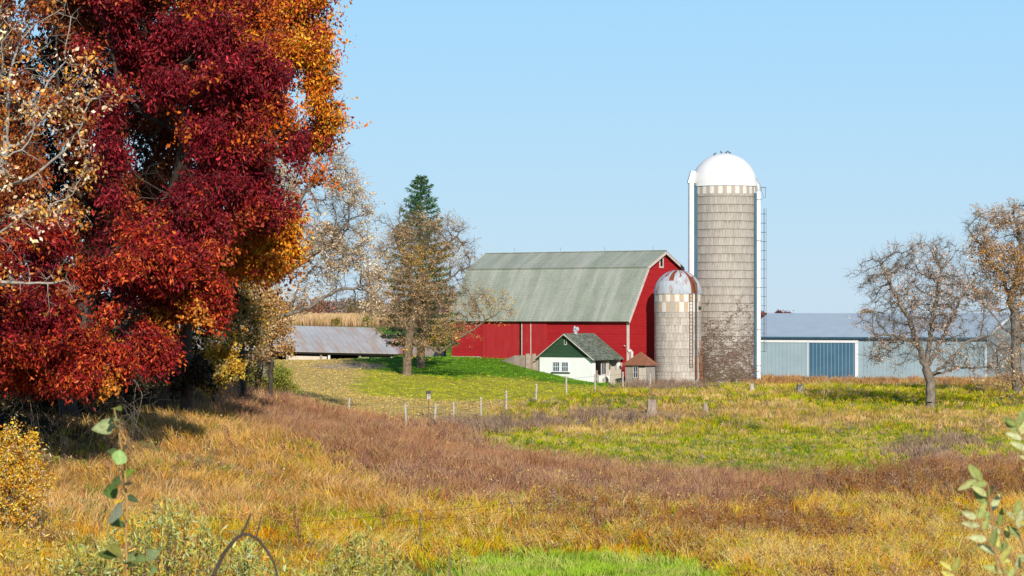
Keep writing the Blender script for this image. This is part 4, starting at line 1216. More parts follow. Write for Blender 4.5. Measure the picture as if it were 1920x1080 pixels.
# sliding board doors with a black gap between them
gap = MB(); gap.box(-13.0, -12.45, -.02, -.006, 1.5, ze - .38); gap.build('door_gap', DARK, barn)
d1 = MB(); d1.box(-17.6, -13.0, -.09, -.03, 1.5, ze - .42); d1.build('sliding_door', REDV, barn)
d2 = MB(); d2.box(-12.72, -9.6, -.09, -.03, 1.6, ze - .42); d2o = d2.build('sliding_door', REDV, barn)
sm = MB(); sm.box(-11.62, -11.52, -.105, -.092, 1.7, ze - .5); sm.box(-12.72, -12.62, -.105, -.092, 1.7, ze - .5); sm.build('batten', WHITE_TRIM, d2o)
tr = MB(); tr.box(-18, -9.3, -.16, -.095, ze - .42, ze - .36); tr.build('door_track', DARKIRON, barn)
fd = MB(); fd.box(-LB - .05, -7.1, -.14, -.005, -3, 1.72 - .3); fd.box(-LB - .05, -17.7, -.16, -.145, -3, 1.75); fd.build('foundation', STONE, barn)
gw = MB(); zw = ze + 5.0; gy = 6.5 - .75
for y0, y1, z0, z1 in ((gy, gy + .14, zw, zw + 1.15), (gy + .62, gy + .76, zw, zw + 1.15), (gy + .14, gy + .62, zw, zw + .14), (gy + .14, gy + .62, zw + 1.01, zw + 1.15)):
    gw.box(.005, .06, y0, y1, z0, z1)
gwo = gw.build('gable_window', WHITE_TRIM, barn)
MB().box(.006, .02, gy + .14, gy + .62, zw + .14, zw + 1.01).build('pane', DARK, gwo)
lp = MB(); lp.tube([(-.30, -.04, 2.9), (-.30, -.22, 2.95)], [.03, .07], 8); lp.build('wall_lamp', WHITE_TRIM, barn)

# ------------------------------------------------------------------ milk house built against the barn (barn axes)
hx0, hx1, hy0, hy1 = -7.0, -.8, -5.2, -.17
ho = cb + np.array([0, 0, zb])


def barn_pt(x, y, z=0):
    c_, s_ = math.cos(-TH), math.sin(-TH)
    return np.array([cb[0] + x * c_ - y * s_, cb[1] + x * s_ + y * c_, zb + z])


hc = barn_pt(hx1, hy0)
house = empty('milk_house', hc, -TH, 'small white house with dark green gable standing against the barn', 'milk house')
W_, L_ = hx1 - hx0, hy1 - hy0
ez = 3.85 - zb; az = 6.05 - zb
w = MB(); poly = [(-W_, -2.5), (0, -2.5), (0, ez), (-W_, ez)]
w.prism(poly, 0, .25); w.prism(poly, L_ - .2, L_)
w.box(-W_, -W_ + .2, .25, L_ - .2, -2.5, ez)
# side wall facing the silos, with a recessed porch opening
w.box(-.2, 0, .25, .55, -2.5, ez); w.box(-.2, 0, 4.6, L_ - .2, -2.5, ez); w.box(-.2, -.0, .55, 4.6, -2.5, -.85)
w.build('wall', WHITEWASH, house)
g = MB(); g.prism([(-W_ - .02, ez), (.02, ez), (-W_ / 2, az)], -.05, .2); gb = g.build('gable', GREENSH, house)
lv = MB(); lv.box(-W_ / 2 - .16, -W_ / 2 + .16, -.08, -.052, az - 1.0, az - .5); lv = lv.build('louvre', PALEWOOD, gb)
MB().box(-W_ / 2 - .08, -W_ / 2 + .08, -.095, -.082, az - .92, az - .55).build('slot', DARK, lv)
rr = MB()
sl = (az - ez) / (W_ / 2)
def hslab(mb, sgn):
    xe = -W_ / 2 + sgn * (W_ / 2 + .38); zee = ez - .38 * sl
    xa = -W_ / 2; t = .12
    for (y0, y1) in ((-.35, L_),):
        pts = [(xe, y0, zee), (xe, y1, zee), (xa, y1, az), (xa, y0, az)]
        up = [(p[0], p[1], p[2] + t) for p in pts]
        mb.add(pts + up, [(0, 3, 2, 1), (4, 5, 6, 7), (0, 1, 5, 4), (1, 2, 6, 5), (2, 3, 7, 6), (3, 0, 4, 7)])
hslab(rr, 1); hslab(rr, -1)
hroof = rr.build('roof', HOUSEROOF, house)
# loose shingles curling up, they roughen the roof
rs = MB(); r = random.Random(4)
for i in range(420):
    u = r.random(); y = r.uniform(-.3, L_ - .1); x = -W_ / 2 + u * (W_ / 2 + .36); z = az - u * (W_ / 2 + .36) * sl + .125
    a = r.uniform(.08, .2); q = r.uniform(.02, .07)
    rs.add([(x, y, z - 0.0), (x, y + a, z), (x + .16, y + a, z - .16 * sl + q), (x + .16, y, z - .16 * sl + q)], [(0, 1, 2, 3)])
rr.add(rs.v, rs.f); D.objects.remove(hroof); hroof = rr.build('roof', HOUSEROOF, house)
for x, y, t in ((-W_ / 2, -.36, 0),):
    bg = MB()
    bg.bar((-W_ / 2, -.38, az + .02), (.40, -.38, ez - .40 * sl + .02), .05, .16, up=(0, 1, 0)); bg.bar((-W_ / 2, -.38, az + .02), (-W_ - .40, -.38, ez - .40 * sl + .02), .05, .16, up=(0, 1, 0))
    bg.build('bargeboard', WHITE_TRIM, house)
MB().box(-.02, .37, -.3, L_, ez - .3, ez - .24).build('eave_shade_strip', DARK, house)  # near-black box painting the shade below the house eave
# window: two sashes
wx = -W_ + 2.5
fr_ = MB()
z0, z1 = ez - 1.45, ez - .42
for a in (wx - .95, wx + .08):
    x0, x1 = a, a + .87
    fr_.box(x0, x0 + .09, -.05, -.01, z0, z1); fr_.box(x1 - .09, x1, -.05, -.01, z0, z1)
    fr_.box(x0 + .09, x1 - .09, -.05, -.01, z0, z0 + .09); fr_.box(x0 + .09, x1 - .09, -.05, -.01, z1 - .09, z1)
    for k in (1, 2): 
        xx = x0 + .09 + (x1 - x0 - .18) * k / 3; fr_.box(xx - .022, xx + .022, -.045, -.012, z0 + .09, z1 - .09)
    zz = (z0 + z1) / 2; fr_.box(x0 + .09, x1 - .09, -.042, -.014, zz - .022, zz + .022)
fr_.box(wx - .08, wx + .08, -.04, -.01, z0, z1)
wo = fr_.build('window', WHITE, house)
for a in (wx - .95, wx + .08): MB().box(a + .09, a + .78, -.011, -.006, z0 + .09, z1 - .09).build('pane', GLASS, wo)
MB().box(wx - 1.1, wx + 1.1, -.1, -.005, z0 - .12, z0 - .02).build('sill', GREENSH, house)
# ventilator on the ridge
vt = MB()
vt.tube([(-W_ / 2, 1.7, az - .1), (-W_ / 2, 1.7, az + .3)], .2, 14)
vt.tube([(-W_ / 2, 1.7, az + .28), (-W_ / 2, 1.7, az + .34)], .27, 14)
vt.tube([(-W_ / 2, 1.7, az + .34), (-W_ / 2 - .04, 1.7, az + .6), (-W_ / 2 - .1, 1.65, az + .85)], [.24, .21, .05], 14)
vt.tube([(-W_ / 2 + .03, 1.7, az + .5), (-W_ / 2 + .3, 1.6, az + .56)], [.17, .2], 12)
vt.build('ventilator', STEEL, hroof)
# recess behind the porch opening
MB().box(-1.2, -1.1, .3, 4.7, -.85, ez).build('porch_wall', OLDWOOD, house)
pd = MB(); pd.box(-1.08, -1.03, .7, 1.6, -.85, 1.2); pd.build('porch_door', GREENSH, house)
pw = MB(); pw.box(-.16, -.08, 1.75, 1.85, .1, 1.35); pw.box(-.16, -.08, 2.55, 2.65, .1, 1.35); pw.box(-.16, -.08, 1.85, 2.55, 1.25, 1.35); pw.box(-.16, -.08, 1.85, 2.55, .1, .2); pw.box(-.15, -.09, 2.17, 2.23, .2, 1.25)
pwo = pw.build('side_window', WHITE_TRIM, house); MB().box(-.14, -.11, 1.85, 2.55, .2, 1.25).build('pane', GLASS, pwo)
MB().box(-.2, -.06, 2.65, 3.1, -.85, ez - .3).build('porch_post', PALEWOOD, house)
# half height whitewashed gate panel with two arched boards, and a slanting board screen
gp = MB(); gp.box(.12, .17, .75, 3.3, -1.2, .12); gpo = gp.build('gate_panel', WHITEWASH, house)
for yy in (1.7, 2.35):
    ar = MB(); ar.box(.172, .19, yy - .2, yy + .2, -1.1, -.3); ar.tube([(.173, yy, -.3), (.19, yy, -.3)], .2, 14); ar.build('arched_board', PALEWOOD, gpo)
sb = MB(); sb.add([(.2, 3.35, -1.3), (.2, 4.95, -1.3), (.2, 4.95, 1.3), (.2, 3.35, .1), (.26, 3.35, -1.3), (.26, 4.95, -1.3), (.26, 4.95, 1.3), (.26, 3.35, .1)],
                  [(0, 1, 2, 3), (7, 6, 5, 4), (0, 4, 5, 1), (1, 5, 6, 2), (2, 6, 7, 3), (3, 7, 4, 0)])
sb.build('board_screen', PALEWOOD, house)
# short leaning gate post that frames the corner
MB().bar((.3, .5, -1.5), (.3, .5, .2), .14).build('corner_post', POSTWOOD, house)

# retaining wall left of the house
rw = MB()
a_ = barn_pt(-7.05, -3.4); 
r = random.Random(2)
pts = [(-7.05, -4.75), (-8.7, -4.7), (-10.5, -4.3), (-12.8, -3.4)]
tops = [1.85, 2.0, 1.95, 1.35]
for i in range(3):
    (x0, y0), (x1, y1) = pts[i], pts[i + 1]
    dx, dy = x1 - x0, y1 - y0; ln = math.hypot(dx, dy); nx_, ny_ = dy / ln * .15, -dx / ln * .15
    rw.add([(x0 - nx_, y0 - ny_, -1.5), (x1 - nx_, y1 - ny_, -1.5), (x1 + nx_, y1 + ny_, -1.5), (x0 + nx_, y0 + ny_, -1.5),
            (x0 - nx_, y0 - ny_, tops[i]), (x1 - nx_, y1 - ny_, tops[i + 1]), (x1 + nx_, y1 + ny_, tops[i + 1]), (x0 + nx_, y0 + ny_, tops[i])],
           [(3, 2, 1, 0), (4, 5, 6, 7), (0, 1, 5, 4), (1, 2, 6, 5), (2, 3, 7, 6), (3, 0, 4, 7)])
for x, y in ((-8.7, -4.75), (-7.9, -4.8)): rw.box(x - .12, x + .12, y - .2, y + .12, -1.5, 2.15)
rwo = rw.build('retaining_wall', STONE)
rwo.location = (cb[0], cb[1], zb); rwo.rotation_euler = (0, 0, -TH)
tag(rwo, 'low pinkish concrete wall holding the grass bank left of the white house', 'wall')

# rusty roofed little shed between house and small silo
so = np.array([(1211 - 960) / F * 256.6, 256.6, 0])
shed = empty('tool_shed', (so[0], so[1], 1.2), -TH, 'tiny grey board shed with rusty hipped roof beside the small silo', 'shed')
sw, sl_ = 2.35, 1.7; sz = ZC - 93 / F * 256.6 - 1.2
w = MB(); w.box(-sw, 0, 0, sl_, -.6, sz); w.build('wall', OLDWOOD, shed)
r2 = MB(); ap = (-sw / 2 + .1, sl_ / 2, sz + 1.2)
c4 = [(-sw - .25, -.25, sz - .05), (.25, -.25, sz - .05), (.25, sl_ + .25, sz - .05), (-sw - .25, sl_ + .25, sz - .05)]
r2.add(c4 + [ap] + [(p[0], p[1], p[2] - .08) for p in c4], [(0, 1, 4), (1, 2, 4), (2, 3, 4), (3, 0, 4), (5, 6, 1, 0), (6, 7, 2, 1), (7, 8, 3, 2), (8, 5, 0, 3), (8, 7, 6, 5)])
r2.build('roof', RUSTROOF, shed)
f_ = MB(); x0, x1, z0, z1 = -1.45, -.95 + .1, sz - 1.35, sz - .2
for a in ((x0, x0 + .07, z0, z1), (x1 - .07, x1, z0, z1)): f_.box(a[0], a[1], -.06, -.01, a[2], a[3])
f_.box(x0 + .07, x1 - .07, -.06, -.01, z1 - .07, z1); f_.box(x0 + .07, x1 - .07, -.06, -.01, z0, z0 + .07); f_.box(x0 + .07, x1 - .07, -.05, -.012, (z0 + z1) / 2 - .02, (z0 + z1) / 2 + .02); f_.box((x0 + x1) / 2 - .02, (x0 + x1) / 2 + .02, -.055, -.013, z0 + .07, (z0 + z1) / 2 - .02)
f_.box((x0 + x1) / 2 - .02, (x0 + x1) / 2 + .02, -.055, -.013, (z0 + z1) / 2 + .02, z1 - .07)
fo = f_.build('window', WHITE_TRIM, shed); MB().box(x0 + .07, x1 - .07, -.012, -.006, z0 + .07, z1 - .07).build('pane', GLASS, fo)
dd = MB(); dd.box(-.78, -.06, -.05, -.006, -.4, sz - .35); do_ = dd.build('door', PALEWOOD, shed)
MB().box(-.8, -.04, -.06, -.006, sz - .32, sz - .06).build('lintel', GREENSH, shed)
for x in (-.84, -.03): MB().box(x - .05, x + .03, -.055, -.006, -.4, sz - .06).build('door_trim', IRON if x < -.5 else WHITE_TRIM, shed)
v_ = MB(); v_.tube([(-sw + .2, sl_ / 2, sz + .4), (-sw + .2, sl_ / 2, sz + 1.15), (-sw + .1, sl_ / 2 - .1, sz + 1.3), (-sw - .05, sl_ / 2 - .3, sz + 1.2)], .16, 10); v_.build('vent_pipe', WHITE_TRIM, shed)
# rust stained panel leaning between house and shed
lean = MB(); lean.box(-.55, .0, 0, .05, -.3, 1.75); lean.box(-.5, -.44, -.03, 0, -.3, 1.9)
lo = lean.build('board_gate', [PALEWOOD]); p_ = barn_pt(-.15, -3.75); lo.location = (p_[0] + .8, p_[1] - 1.4, 1.25); lo.rotation_euler = (0, 0, -TH)
tag(lo, 'narrow pale board gate between white house and rusty roofed shed', 'gate')

# ------------------------------------------------------------------ silos
# tall silo
st_c = np.array([(1358 - 960) / F * 268, 268]); zs = 0.9; RS = 61 / F * 268
tall = empty('tall_silo', (st_c[0], st_c[1], zs), 0, 'tall grey concrete silo with a bright white domed top', 'silo')
zt = ZC + 240 / F * 268 - zs
zch = zt - 15 / F * 268
cyl_uv('shaft', RS, -.5, zch, 24, STAVE_TALL, tall, 96)
hp = MB(); z = .6
r = random.Random(5)
while z < zch - .1:
    hoop(hp, RS + .012, z, .017); z += .82 if z > 7 else .62
hp.build('hoops', DARKIRON, tall)
cbm = MB(); nst = 48
for k in range(nst):
    cbm.mi = k % 2
    a0, a1 = 2 * PI * k / nst, 2 * PI * (k + 1) / nst
    q = [(math.cos(a) * (RS + .01), math.sin(a) * (RS + .01)) for a in (a0, (a0 + a1) / 2, a1)]
    cbm.add([(*q[0], zch), (*q[1], zch), (*q[2], zch), (*q[2], zt), (*q[1], zt), (*q[0], zt)], [(0, 1, 4, 5), (1, 2, 3, 4)])
cbm.build('checker_band', [grungy('white_stave', (.60, .57, .53), (.78, .76, .72), (2, 2, .5), ns=4), grungy('bare_stave', (.40, .34, .29), (.48, .42, .36), (2, 2, .5), ns=4)], tall)


def dome(name, R, z0, mats, parent, seams=0, n=72, nz=14, sel=None, squash=1.0, rib=0.0):
    mb = MB()
    ring = []
    for j in range(nz + 1):
        t = PI / 2 * j / nz
        rr_ = R * math.cos(t); zz = z0 + R * squash * math.sin(t)
        ring.append([(rr_ * math.cos(2 * PI * k / n) * (1 + (rib if seams and k % (n // seams) == 0 else 0)), rr_ * math.sin(2 * PI * k / n) * (1 + (rib if seams and k % (n // seams) == 0 else 0)), zz) for k in range(n)])
    vs = [p for rg in ring for p in rg]
    for j in range(nz):
        for k in range(n):
            mb.mi = sel(k, j) if sel else 0
            b0 = len(mb.v)
            mb.f.append((j * n + k, j * n + (k + 1) % n, (j + 1) * n + (k + 1) % n, (j + 1) * n + k)); mb.m.append(mb.mi); mb.sm.append(True)
    mb.v = vs
    return mb.build(name, mats, parent)


dm = dome('dome', RS + .06, zt + .01, [grungy('dome_white', (.80, .80, .80), (.84, .84, .84), ns=2, rough=.45)], tall, 36, 72, 16, rib=.006)
rim = MB(); hoop(rim, RS + .07, zt, .05); rim.build('dome_rim', WHITE, tall)
# white chute on the left
ch = MB(); cx, cy = -RS - .12, -1.35; zt_c = zt + .6
ang = [PI * (.5 + 1.25 * k / 10) for k in range(11)]
for (za, zbb) in ((-.3, zt_c - .3),):
    pa = [(cx + .33 * math.cos(a), cy + .5 * math.sin(a)) for a in ang]
    ch.add([(*p, za) for p in pa] + [(*p, zbb) for p in pa], [(i, i + 1, i + 12, i + 11) for i in range(10)], True)
ch.add([(cx - .45, cy + .4, zt_c - .3), (cx - .4, cy - .45, zt_c - .3), (cx + .3, cy - .45, zt_c - .3), (cx + .4, cy + .4, zt_c - .3), (cx - .1, cy + .4, zt_c + .9), (cx - .05, cy - .4, zt_c + .9), (cx + .42, cy - .4, zt_c + .85), (cx + .5, cy + .4, zt_c + .85)],
       [(3, 2, 1, 0), (4, 5, 6, 7), (0, 1, 5, 4), (1, 2, 6, 5), (2, 3, 7, 6), (3, 0, 4, 7)])
for k in range(1, 16): ch.tube([(cx + .34 * math.cos(a), cy + .51 * math.sin(a), k * 1.25) for a in ang], .02, 4, False)
cho = ch.build('chute', WHITE, tall)
cs = MB(); cs.box(cx + .26, cx + .60, cy - .33, cy + .4, -.3, zt + .1); cs.build('chute_shade_plate', BLUEGREY, cho)  # dark plate added for the shade between chute and shaft
# white blower pipe on the right
pp = MB(); ax_, ay_ = RS * .955, -RS * .62
ax_ = RS + .03; ay_ = -1.3
pp.tube([(ax_, ay_, .55), (ax_, ay_, zt - .5)], .26, 12)
ppo = pp.build('blower_pipe', WHITE, tall)
MB().box(RS - .40, RS - .16, -1.72, -1.0, .8, zt - .7).build('pipe_shadow_strip', BLUEGREY, tall)  # dark box added as the shadow strip beside the pipe
el = MB(); el.tube([(ax_, ay_, zt - .55), (ax_ - .02, ay_, zt), (ax_ - .3, ay_ + .25, zt + .55), (ax_ - .75, ay_ + .7, zt + .95)], [.27, .29, .28, .2], 10); el.build('elbow', STEEL, ppo)
for zz in (2.0, 5.6, 9.8, 14.5, 18.6):
    bk = MB(); bk.bar((ax_ - .7, ay_ + .3, zz), (ax_ + .05, ay_ - .02, zz), .06); bk.tube([(ax_ + (.27) * math.cos(a), ay_ + (.27) * math.sin(a), zz) for a in [2 * PI * i / 10 for i in range(11)]], .03, 4, False)
    bk.build('bracket', DARKIRON, ppo)
# ladder and safety cage on the right side
lc = MB(); lx = RS + .06; ly = -.45
for o_ in (0, ): pass
for (dx, dy) in ((.12, -.22), (.12, .22)): lc.tube([(lx + dx, ly + dy, 3.0), (lx + dx, ly + dy, zt + .3)], .022, 4)
z = 3.0
while z < zt + .2: lc.bar((lx + .12, ly - .22, z), (lx + .12, ly + .22, z), .025); z += .4
cg = [(lx + .12 + .72 * math.sin(PI * k / 8), ly - .38 * math.cos(PI * k / 8)) for k in range(9)]
z = 3.4
while z < zt - 1.9:
    lc.tube([(*c, z) for c in cg], .02, 4, False); z += .92
for k in (2, 4, 6): lc.tube([(*cg[k], 3.4), (*cg[k], zt - 2.2)], .016, 4)
lc.tube([(*c, zt - .1) for c in cg], .02, 4, False); lc.tube([(cg[4][0] - .05, cg[4][1], zt - .1), (cg[4][0] - .1, cg[4][1], zt - 1.2)], .02, 4); lc.tube([(lx + .3, ly, zt - .1), (lx + .6, ly, zt - 1.2), (lx + .1, ly, zt - 1.3)], .018, 4)
lc.build('ladder_cage', DARKIRON, tall)
# small birds on the dome
for i, (bx, by, yaw, lb) in enumerate(((1339, -.6, .4, 'leftmost dark bird perched alone on the white dome'), (1352, -.2, 2.0, 'dark bird on the dome crown left of a close pair'), (1361.5, -.3, .2, 'left bird of the close pair on the dome top'), (1368, -.1, 3.0, 'right bird of the close pair on the dome top'))):
    x = (bx - 960) / F * 268 - st_c[0]
    z = math.sqrt(max((RS + .06) ** 2 - x * x - by * by, 0)) + zt
    bo = empty('perched_bird', (st_c[0] + x, st_c[1] + by, zs + z), yaw, lb, 'bird', 'birds on the silo dome')
    b_ = MB(); b_.tube([(-.16, 0, .07), (-.09, 0, .1), (0, 0, .13), (.08, 0, .17), (.12, 0, .24), (.15, 0, .27), (.18, 0, .27), (.215, 0, .26)], [.012, .05, .075, .06, .036, .042, .03, .006], 8)
    b_.build('body', DARKIRON, bo)
    t_ = MB(); t_.add([(-.12, -.03, .09), (-.12, .03, .09), (-.3, .045, .04), (-.3, -.045, .04)], [(0, 1, 2, 3)]); t_.build('tail', DARKIRON, bo)
    for s_ in (-1, 1): MB().tube([(0, s_ * .03, .08), (.01, s_ * .035, -.01)], .008, 4).build('leg', IRON, bo)

# dead creeper on the lower half of the tall silo
r = np.random.default_rng(91)
Va = []; Vb = []; R1 = []
for i in range(84):
    a = -PI / 2 + r.uniform(-1.45, 1.45); z = r.uniform(-.2, .4) if i < 110 else r.uniform(.5, 5)
    top = (8.4 if a < -PI / 2 + .5 else 7.0) * r.uniform(.3, 1.1) 
    if a > -PI / 2 + .9: top += 1.3
    rr_ = RS + r.uniform(.03, .10); dr = r.normal(0, .25)
    while z < top:
        na = a + (r.normal(0, .10) + dr * .10); nz_ = z + r.uniform(.06, .30)
        Va.append((rr_ * math.cos(a), rr_ * math.sin(a), z)); Vb.append((rr_ * math.cos(na), rr_ * math.sin(na), nz_)); R1.append(.020 * (1 - z / (top + 3)))
        if r.random() < .55:
            sa = na; sz_ = nz_
            for q in range(3):
                ta = sa + r.normal(0, .09); tz = sz_ + r.normal(.02, .16)
                if tz < -.2: break
                Va.append((rr_ * math.cos(sa), rr_ * math.sin(sa), sz_)); Vb.append((rr_ * math.cos(ta), rr_ * math.sin(ta), tz)); R1.append(.011); sa, sz_ = ta, tz
        a, z = na, nz_
        dr = np.clip(dr + r.normal(0, .2), -1, 1)
vine = empty('dead_creeper', (st_c[0], st_c[1], zs), 0, 'leafless brown creeper covering the lower half of the tall silo', 'creeper')
Va = np.array(Va); Vb = np.array(Vb); R1 = np.array(R1)
nn_ = np.zeros((1, 3))
limbs_mesh(np.array([[0, 0, 0.]]), np.array([-1]), np.array([.1]), 'stem', grungy('creeper_stem', (.19, .125, .10), (.32, .22, .17), ns=3), vine, twigs=(Va, Vb, R1, R1 * .8))
k = 1500; i = r.integers(0, len(Vb), k)
sel = (Vb[i, 2] > 6.2) | (Vb[i, 0] < -RS * .78) | (Vb[i, 0] > RS * .75) | (r.random(k) < .18); i = i[sel]; k = len(i)
V, Fq, C = leaf_quads(Vb[i] * np.array([1.01, 1.01, 1]), r.normal(size=(k, 3)), r.uniform(.1, .18, k), r.uniform(.08, .13, k), pick([(.24, .06, .04), (.20, .07, .045), (.30, .11, .06), (.16, .09, .06)], k, r), r)
mesh_np('leaves', V, Fq, LEAF, vine, C=C)

# small silo
ss_c = np.array([(1271 - 960) / F * 262, 262]); zs2 = .9; R2 = 44 / F * 262
small = empty('small_silo', (ss_c[0], ss_c[1], zs2), 0, 'short cream concrete silo with a rust striped metal dome', 'silo')
zt2 = ZC + 39 / F * 262 - zs2
zr2 = zt2 - 15 / F * 262; zr1 = zt2 - 34 / F * 262
cyl_uv('shaft', R2, -.5, zr1, 16, STAVE_SMALL, small, 72)
hp = MB(); z = .35
while z < zr1: hoop(hp, R2 + .012, z, .018); z += .42 if z < 4 else .75
hoop(hp, R2 + .02, zr1, .025); hoop(hp, R2 + .02, zr2, .02)
hp.build('hoops', STEEL, small)
ck = MB(); ns_ = 32; r = random.Random(12)
for row, (za, zbb) in enumerate(((zr1, zr2), (zr2, zt2))):
    for k in range(ns_):
        ck.mi = 1 - (k + row) % 2 if r.random() < .12 else (k + row) % 2
        if r.random() < .12: ck.mi = 2
        a0, a1 = 2 * PI * k / ns_, 2 * PI * (k + 1) / ns_
        q = [(math.cos(a) * (R2 + .008), math.sin(a) * (R2 + .008)) for a in (a0, (a0 + a1) / 2, a1)]
        ck.add([(*q[0], za), (*q[1], za), (*q[2], za), (*q[2], zbb), (*q[1], zbb), (*q[0], zbb)], [(0, 1, 4, 5), (1, 2, 3, 4)])
ck.build('checker_band', [grungy('old_white_stave', (.62, .58, .52), (.80, .78, .74), (3, 3, .6), ns=3, extra=((.4, .3, .2), .25, (3, 3, .4))), grungy('tan_stave', (.46, .34, .24), (.60, .48, .36), (3, 3, .6), ns=3, extra=((.25, .16, .1), .3, (3, 3, .4))), grungy('grey_stave', (.35, .31, .28), (.5, .46, .42), (3, 3, .6), ns=3)], small)
RUSTY = grungy('dome_rust', (.16, .045, .025), (.28, .085, .045), (1, 1, .5), 3, .8, extra=((.5, .42, .4), .25, (3, 3, .7)))
DOMEST = grungy('dome_steel', (.36, .41, .47), (.52, .57, .63), (1, 1, .4), 2, .8, spec=.1, metal=0, extra=((.34, .16, .10), .42, (2.5, 2.5, .5)))
nd = 72


def dsel(k, j):
    a = (k + .5) / nd * 360 % 360          # 270 faces the camera
    s_ = int(a // 15)
    if s_ in (16,) and j > 4: return 1
    if s_ in (18, ) and j > 6 and k % 3 == 1: return 1
    if s_ in (20,): return 1
    if s_ in (14, 22) and j > 6 and k % 3: return 1
    if s_ in (17, 19) and j > 8 and k % 3 == 0: return 1
    if j > 11 and s_ in (16, 17, 18, 19): return 1
    return 0


dome('dome', R2 + .05, zt2 + .01, [DOMEST, RUSTY], small, 24, nd, 14, dsel, rib=.012)
rim = MB(); hoop(rim, R2 + .05, zt2, .035); rim.build('dome_rim', STEEL, small)
# filler pipe up the front and its opening in the dome
a = math.radians(270 + 43); ca, sa = math.cos(a), math.sin(a)
fp = MB(); fp.mi = 0; rp = R2 + .16
fp.tube([(rp * ca, rp * sa, 3.1), (rp * ca, rp * sa, zt2 + .1)], .10, 8); fp.mi = 1; fp.tube([(rp * ca, rp * sa, .8), (rp * ca, rp * sa, 3.09)], .115, 8)
fp.mi = 1; fp.tube([(rp * ca, rp * sa, zt2 + .1), ((R2 + .02) * ca, (R2 + .02) * sa, zt2 + .95), ((R2 - .5) * ca, (R2 - .5) * sa, zt2 + 1.6)], [.16, .19, .16], 8)
fp.build('filler_pipe', [DARKIRON, IRON], small)
a2 = math.radians(270 + 29)
ld = MB(); rl = R2 + .12
t_ = np.array([-math.sin(a2), math.cos(a2)]); o_ = np.array([math.cos(a2) * rl, math.sin(a2) * rl])
for s_ in (-.17, .17): ld.tube([(o_[0] + t_[0] * s_, o_[1] + t_[1] * s_, 1.9), (o_[0] + t_[0] * s_, o_[1] + t_[1] * s_, zt2)], .022, 4)
z = 2.0
while z < zt2: ld.bar((o_[0] - t_[0] * .17, o_[1] - t_[1] * .17, z), (o_[0] + t_[0] * .17, o_[1] + t_[1] * .17, z), .022); z += .34
ld.build('ladder', IRON, small)
# green hatch flap high on the right
a3 = math.radians(270 + 62); fl = MB(); q = (R2 + .03)
fl.box(-.28, .28, -.05, .0, zr1 + .25, zr1 + .55); flo = fl.build('hatch', GREENSH, small); flo.location = (q * math.cos(a3), q * math.sin(a3), 0); flo.rotation_euler = (0, 0, a3 + PI / 2)
# russet creeper on its right flank
r = np.random.default_rng(92); k = 420
aa = math.radians(270) + r.uniform(1.05, 1.5, k); zz = r.uniform(.3, 5.0, k) * r.uniform(.4, 1.0, k)
V, Fq, C = leaf_quads(np.c_[(R2 + .05) * np.cos(aa), (R2 + .05) * np.sin(aa), zz], r.normal(size=(k, 3)), r.uniform(.1, .17, k), r.uniform(.08, .12, k), pick([(.40, .13, .06), (.45, .2, .08), (.28, .08, .05)], k, r), r)
v2 = empty('russet_creeper', (ss_c[0], ss_c[1], zs2), 0, 'russet leaved creeper climbing the right flank of the small silo', 'creeper')
mesh_np('leaves', V, Fq, LEAF, v2, C=C)
sx_ = []; 
st_ = MB()
for i in range(9):
    a_0 = math.radians(270) + r.uniform(1.1, 1.45); pts = []; z = 0
    while z < r.uniform(3, 5): pts.append(((R2 + .03) * math.cos(a_0), (R2 + .03) * math.sin(a_0), z)); a_0 += r.normal(0, .03); z += .35
    st_.tube(pts, .018, 4)
st_.build('stem', BARK_BROWN, v2)

# ------------------------------------------------------------------ blue grey machine shed
p1 = np.array([(1390 - 960) / F * 301, 301]); p0 = np.array([(1848 - 960) / F * 288, 288])
dv = p0 - p1; LS = np.linalg.norm(dv); TS = -math.atan2(dv[1], dv[0])
zsb = .4
ms = empty('machine_shed', (p0[0], p0[1], zsb), -TS, 'long low blue grey metal shed with white door track', 'metal shed')
es = ZC - 43.2 / F * 288 - zsb; rs_ = 8.05 - zsb; WS = 18.0
w = MB()
w.box(-LS, -.02, 0, .2, -.5, es); w.mi = 1
w.add([(0, .0, -.5), (0, WS, -.5), (0, WS, es), (0, WS / 2, rs_), (0, 0, es), (-.2, 0, -.5), (-.2, WS, -.5), (-.2, WS, es), (-.2, WS / 2, rs_), (-.2, 0, es)], [(0, 1, 2, 3, 4), (9, 8, 7, 6, 5)])
w.mi = 0; w.box(-LS, -.02, WS - .2, WS, -.5, es); w.box(-LS, -LS + .2, .2, WS - .2, -.5, es)
w.build('wall', [SHEDWALL, SHEDEND], ms)
rr = MB(); slab(rr, -LS - .3, .3, (-.4, es - .1), (WS / 2, rs_ + .03), .1); slab(rr, -LS - .3, .3, (WS + .4, es - .1), (WS / 2, rs_ + .03), .1)
rr.build('roof', SHEDROOF, ms)
MB().box(-LS - .3, .3, -.46, -.402, es - .16, es + .02).build('eave_trim', BLUEGREY, ms)
MB().box(.002, .06, -.06, .2, -.5, es - .15).build('corner_trim', WHITE, ms)
bt = MB(); bt.bar((.32, -.45, es - .12), (.32, WS / 2, rs_ + .0), .25, .05, up=(1, 0, 0)); bt.bar((.32, WS + .45, es - .12), (.32, WS / 2, rs_), .25, .05, up=(1, 0, 0)); bt.build('rake_trim', WHITE, ms)


def sx_at(px):
    """shed-local x whose wall spot stands behind photo column px"""
    for i in range(4000):
        t = i / 4000 * LS
        q = p0 - dv / LS * t
        if 960 + F * q[0] / q[1] <= px: return -t
    return -LS


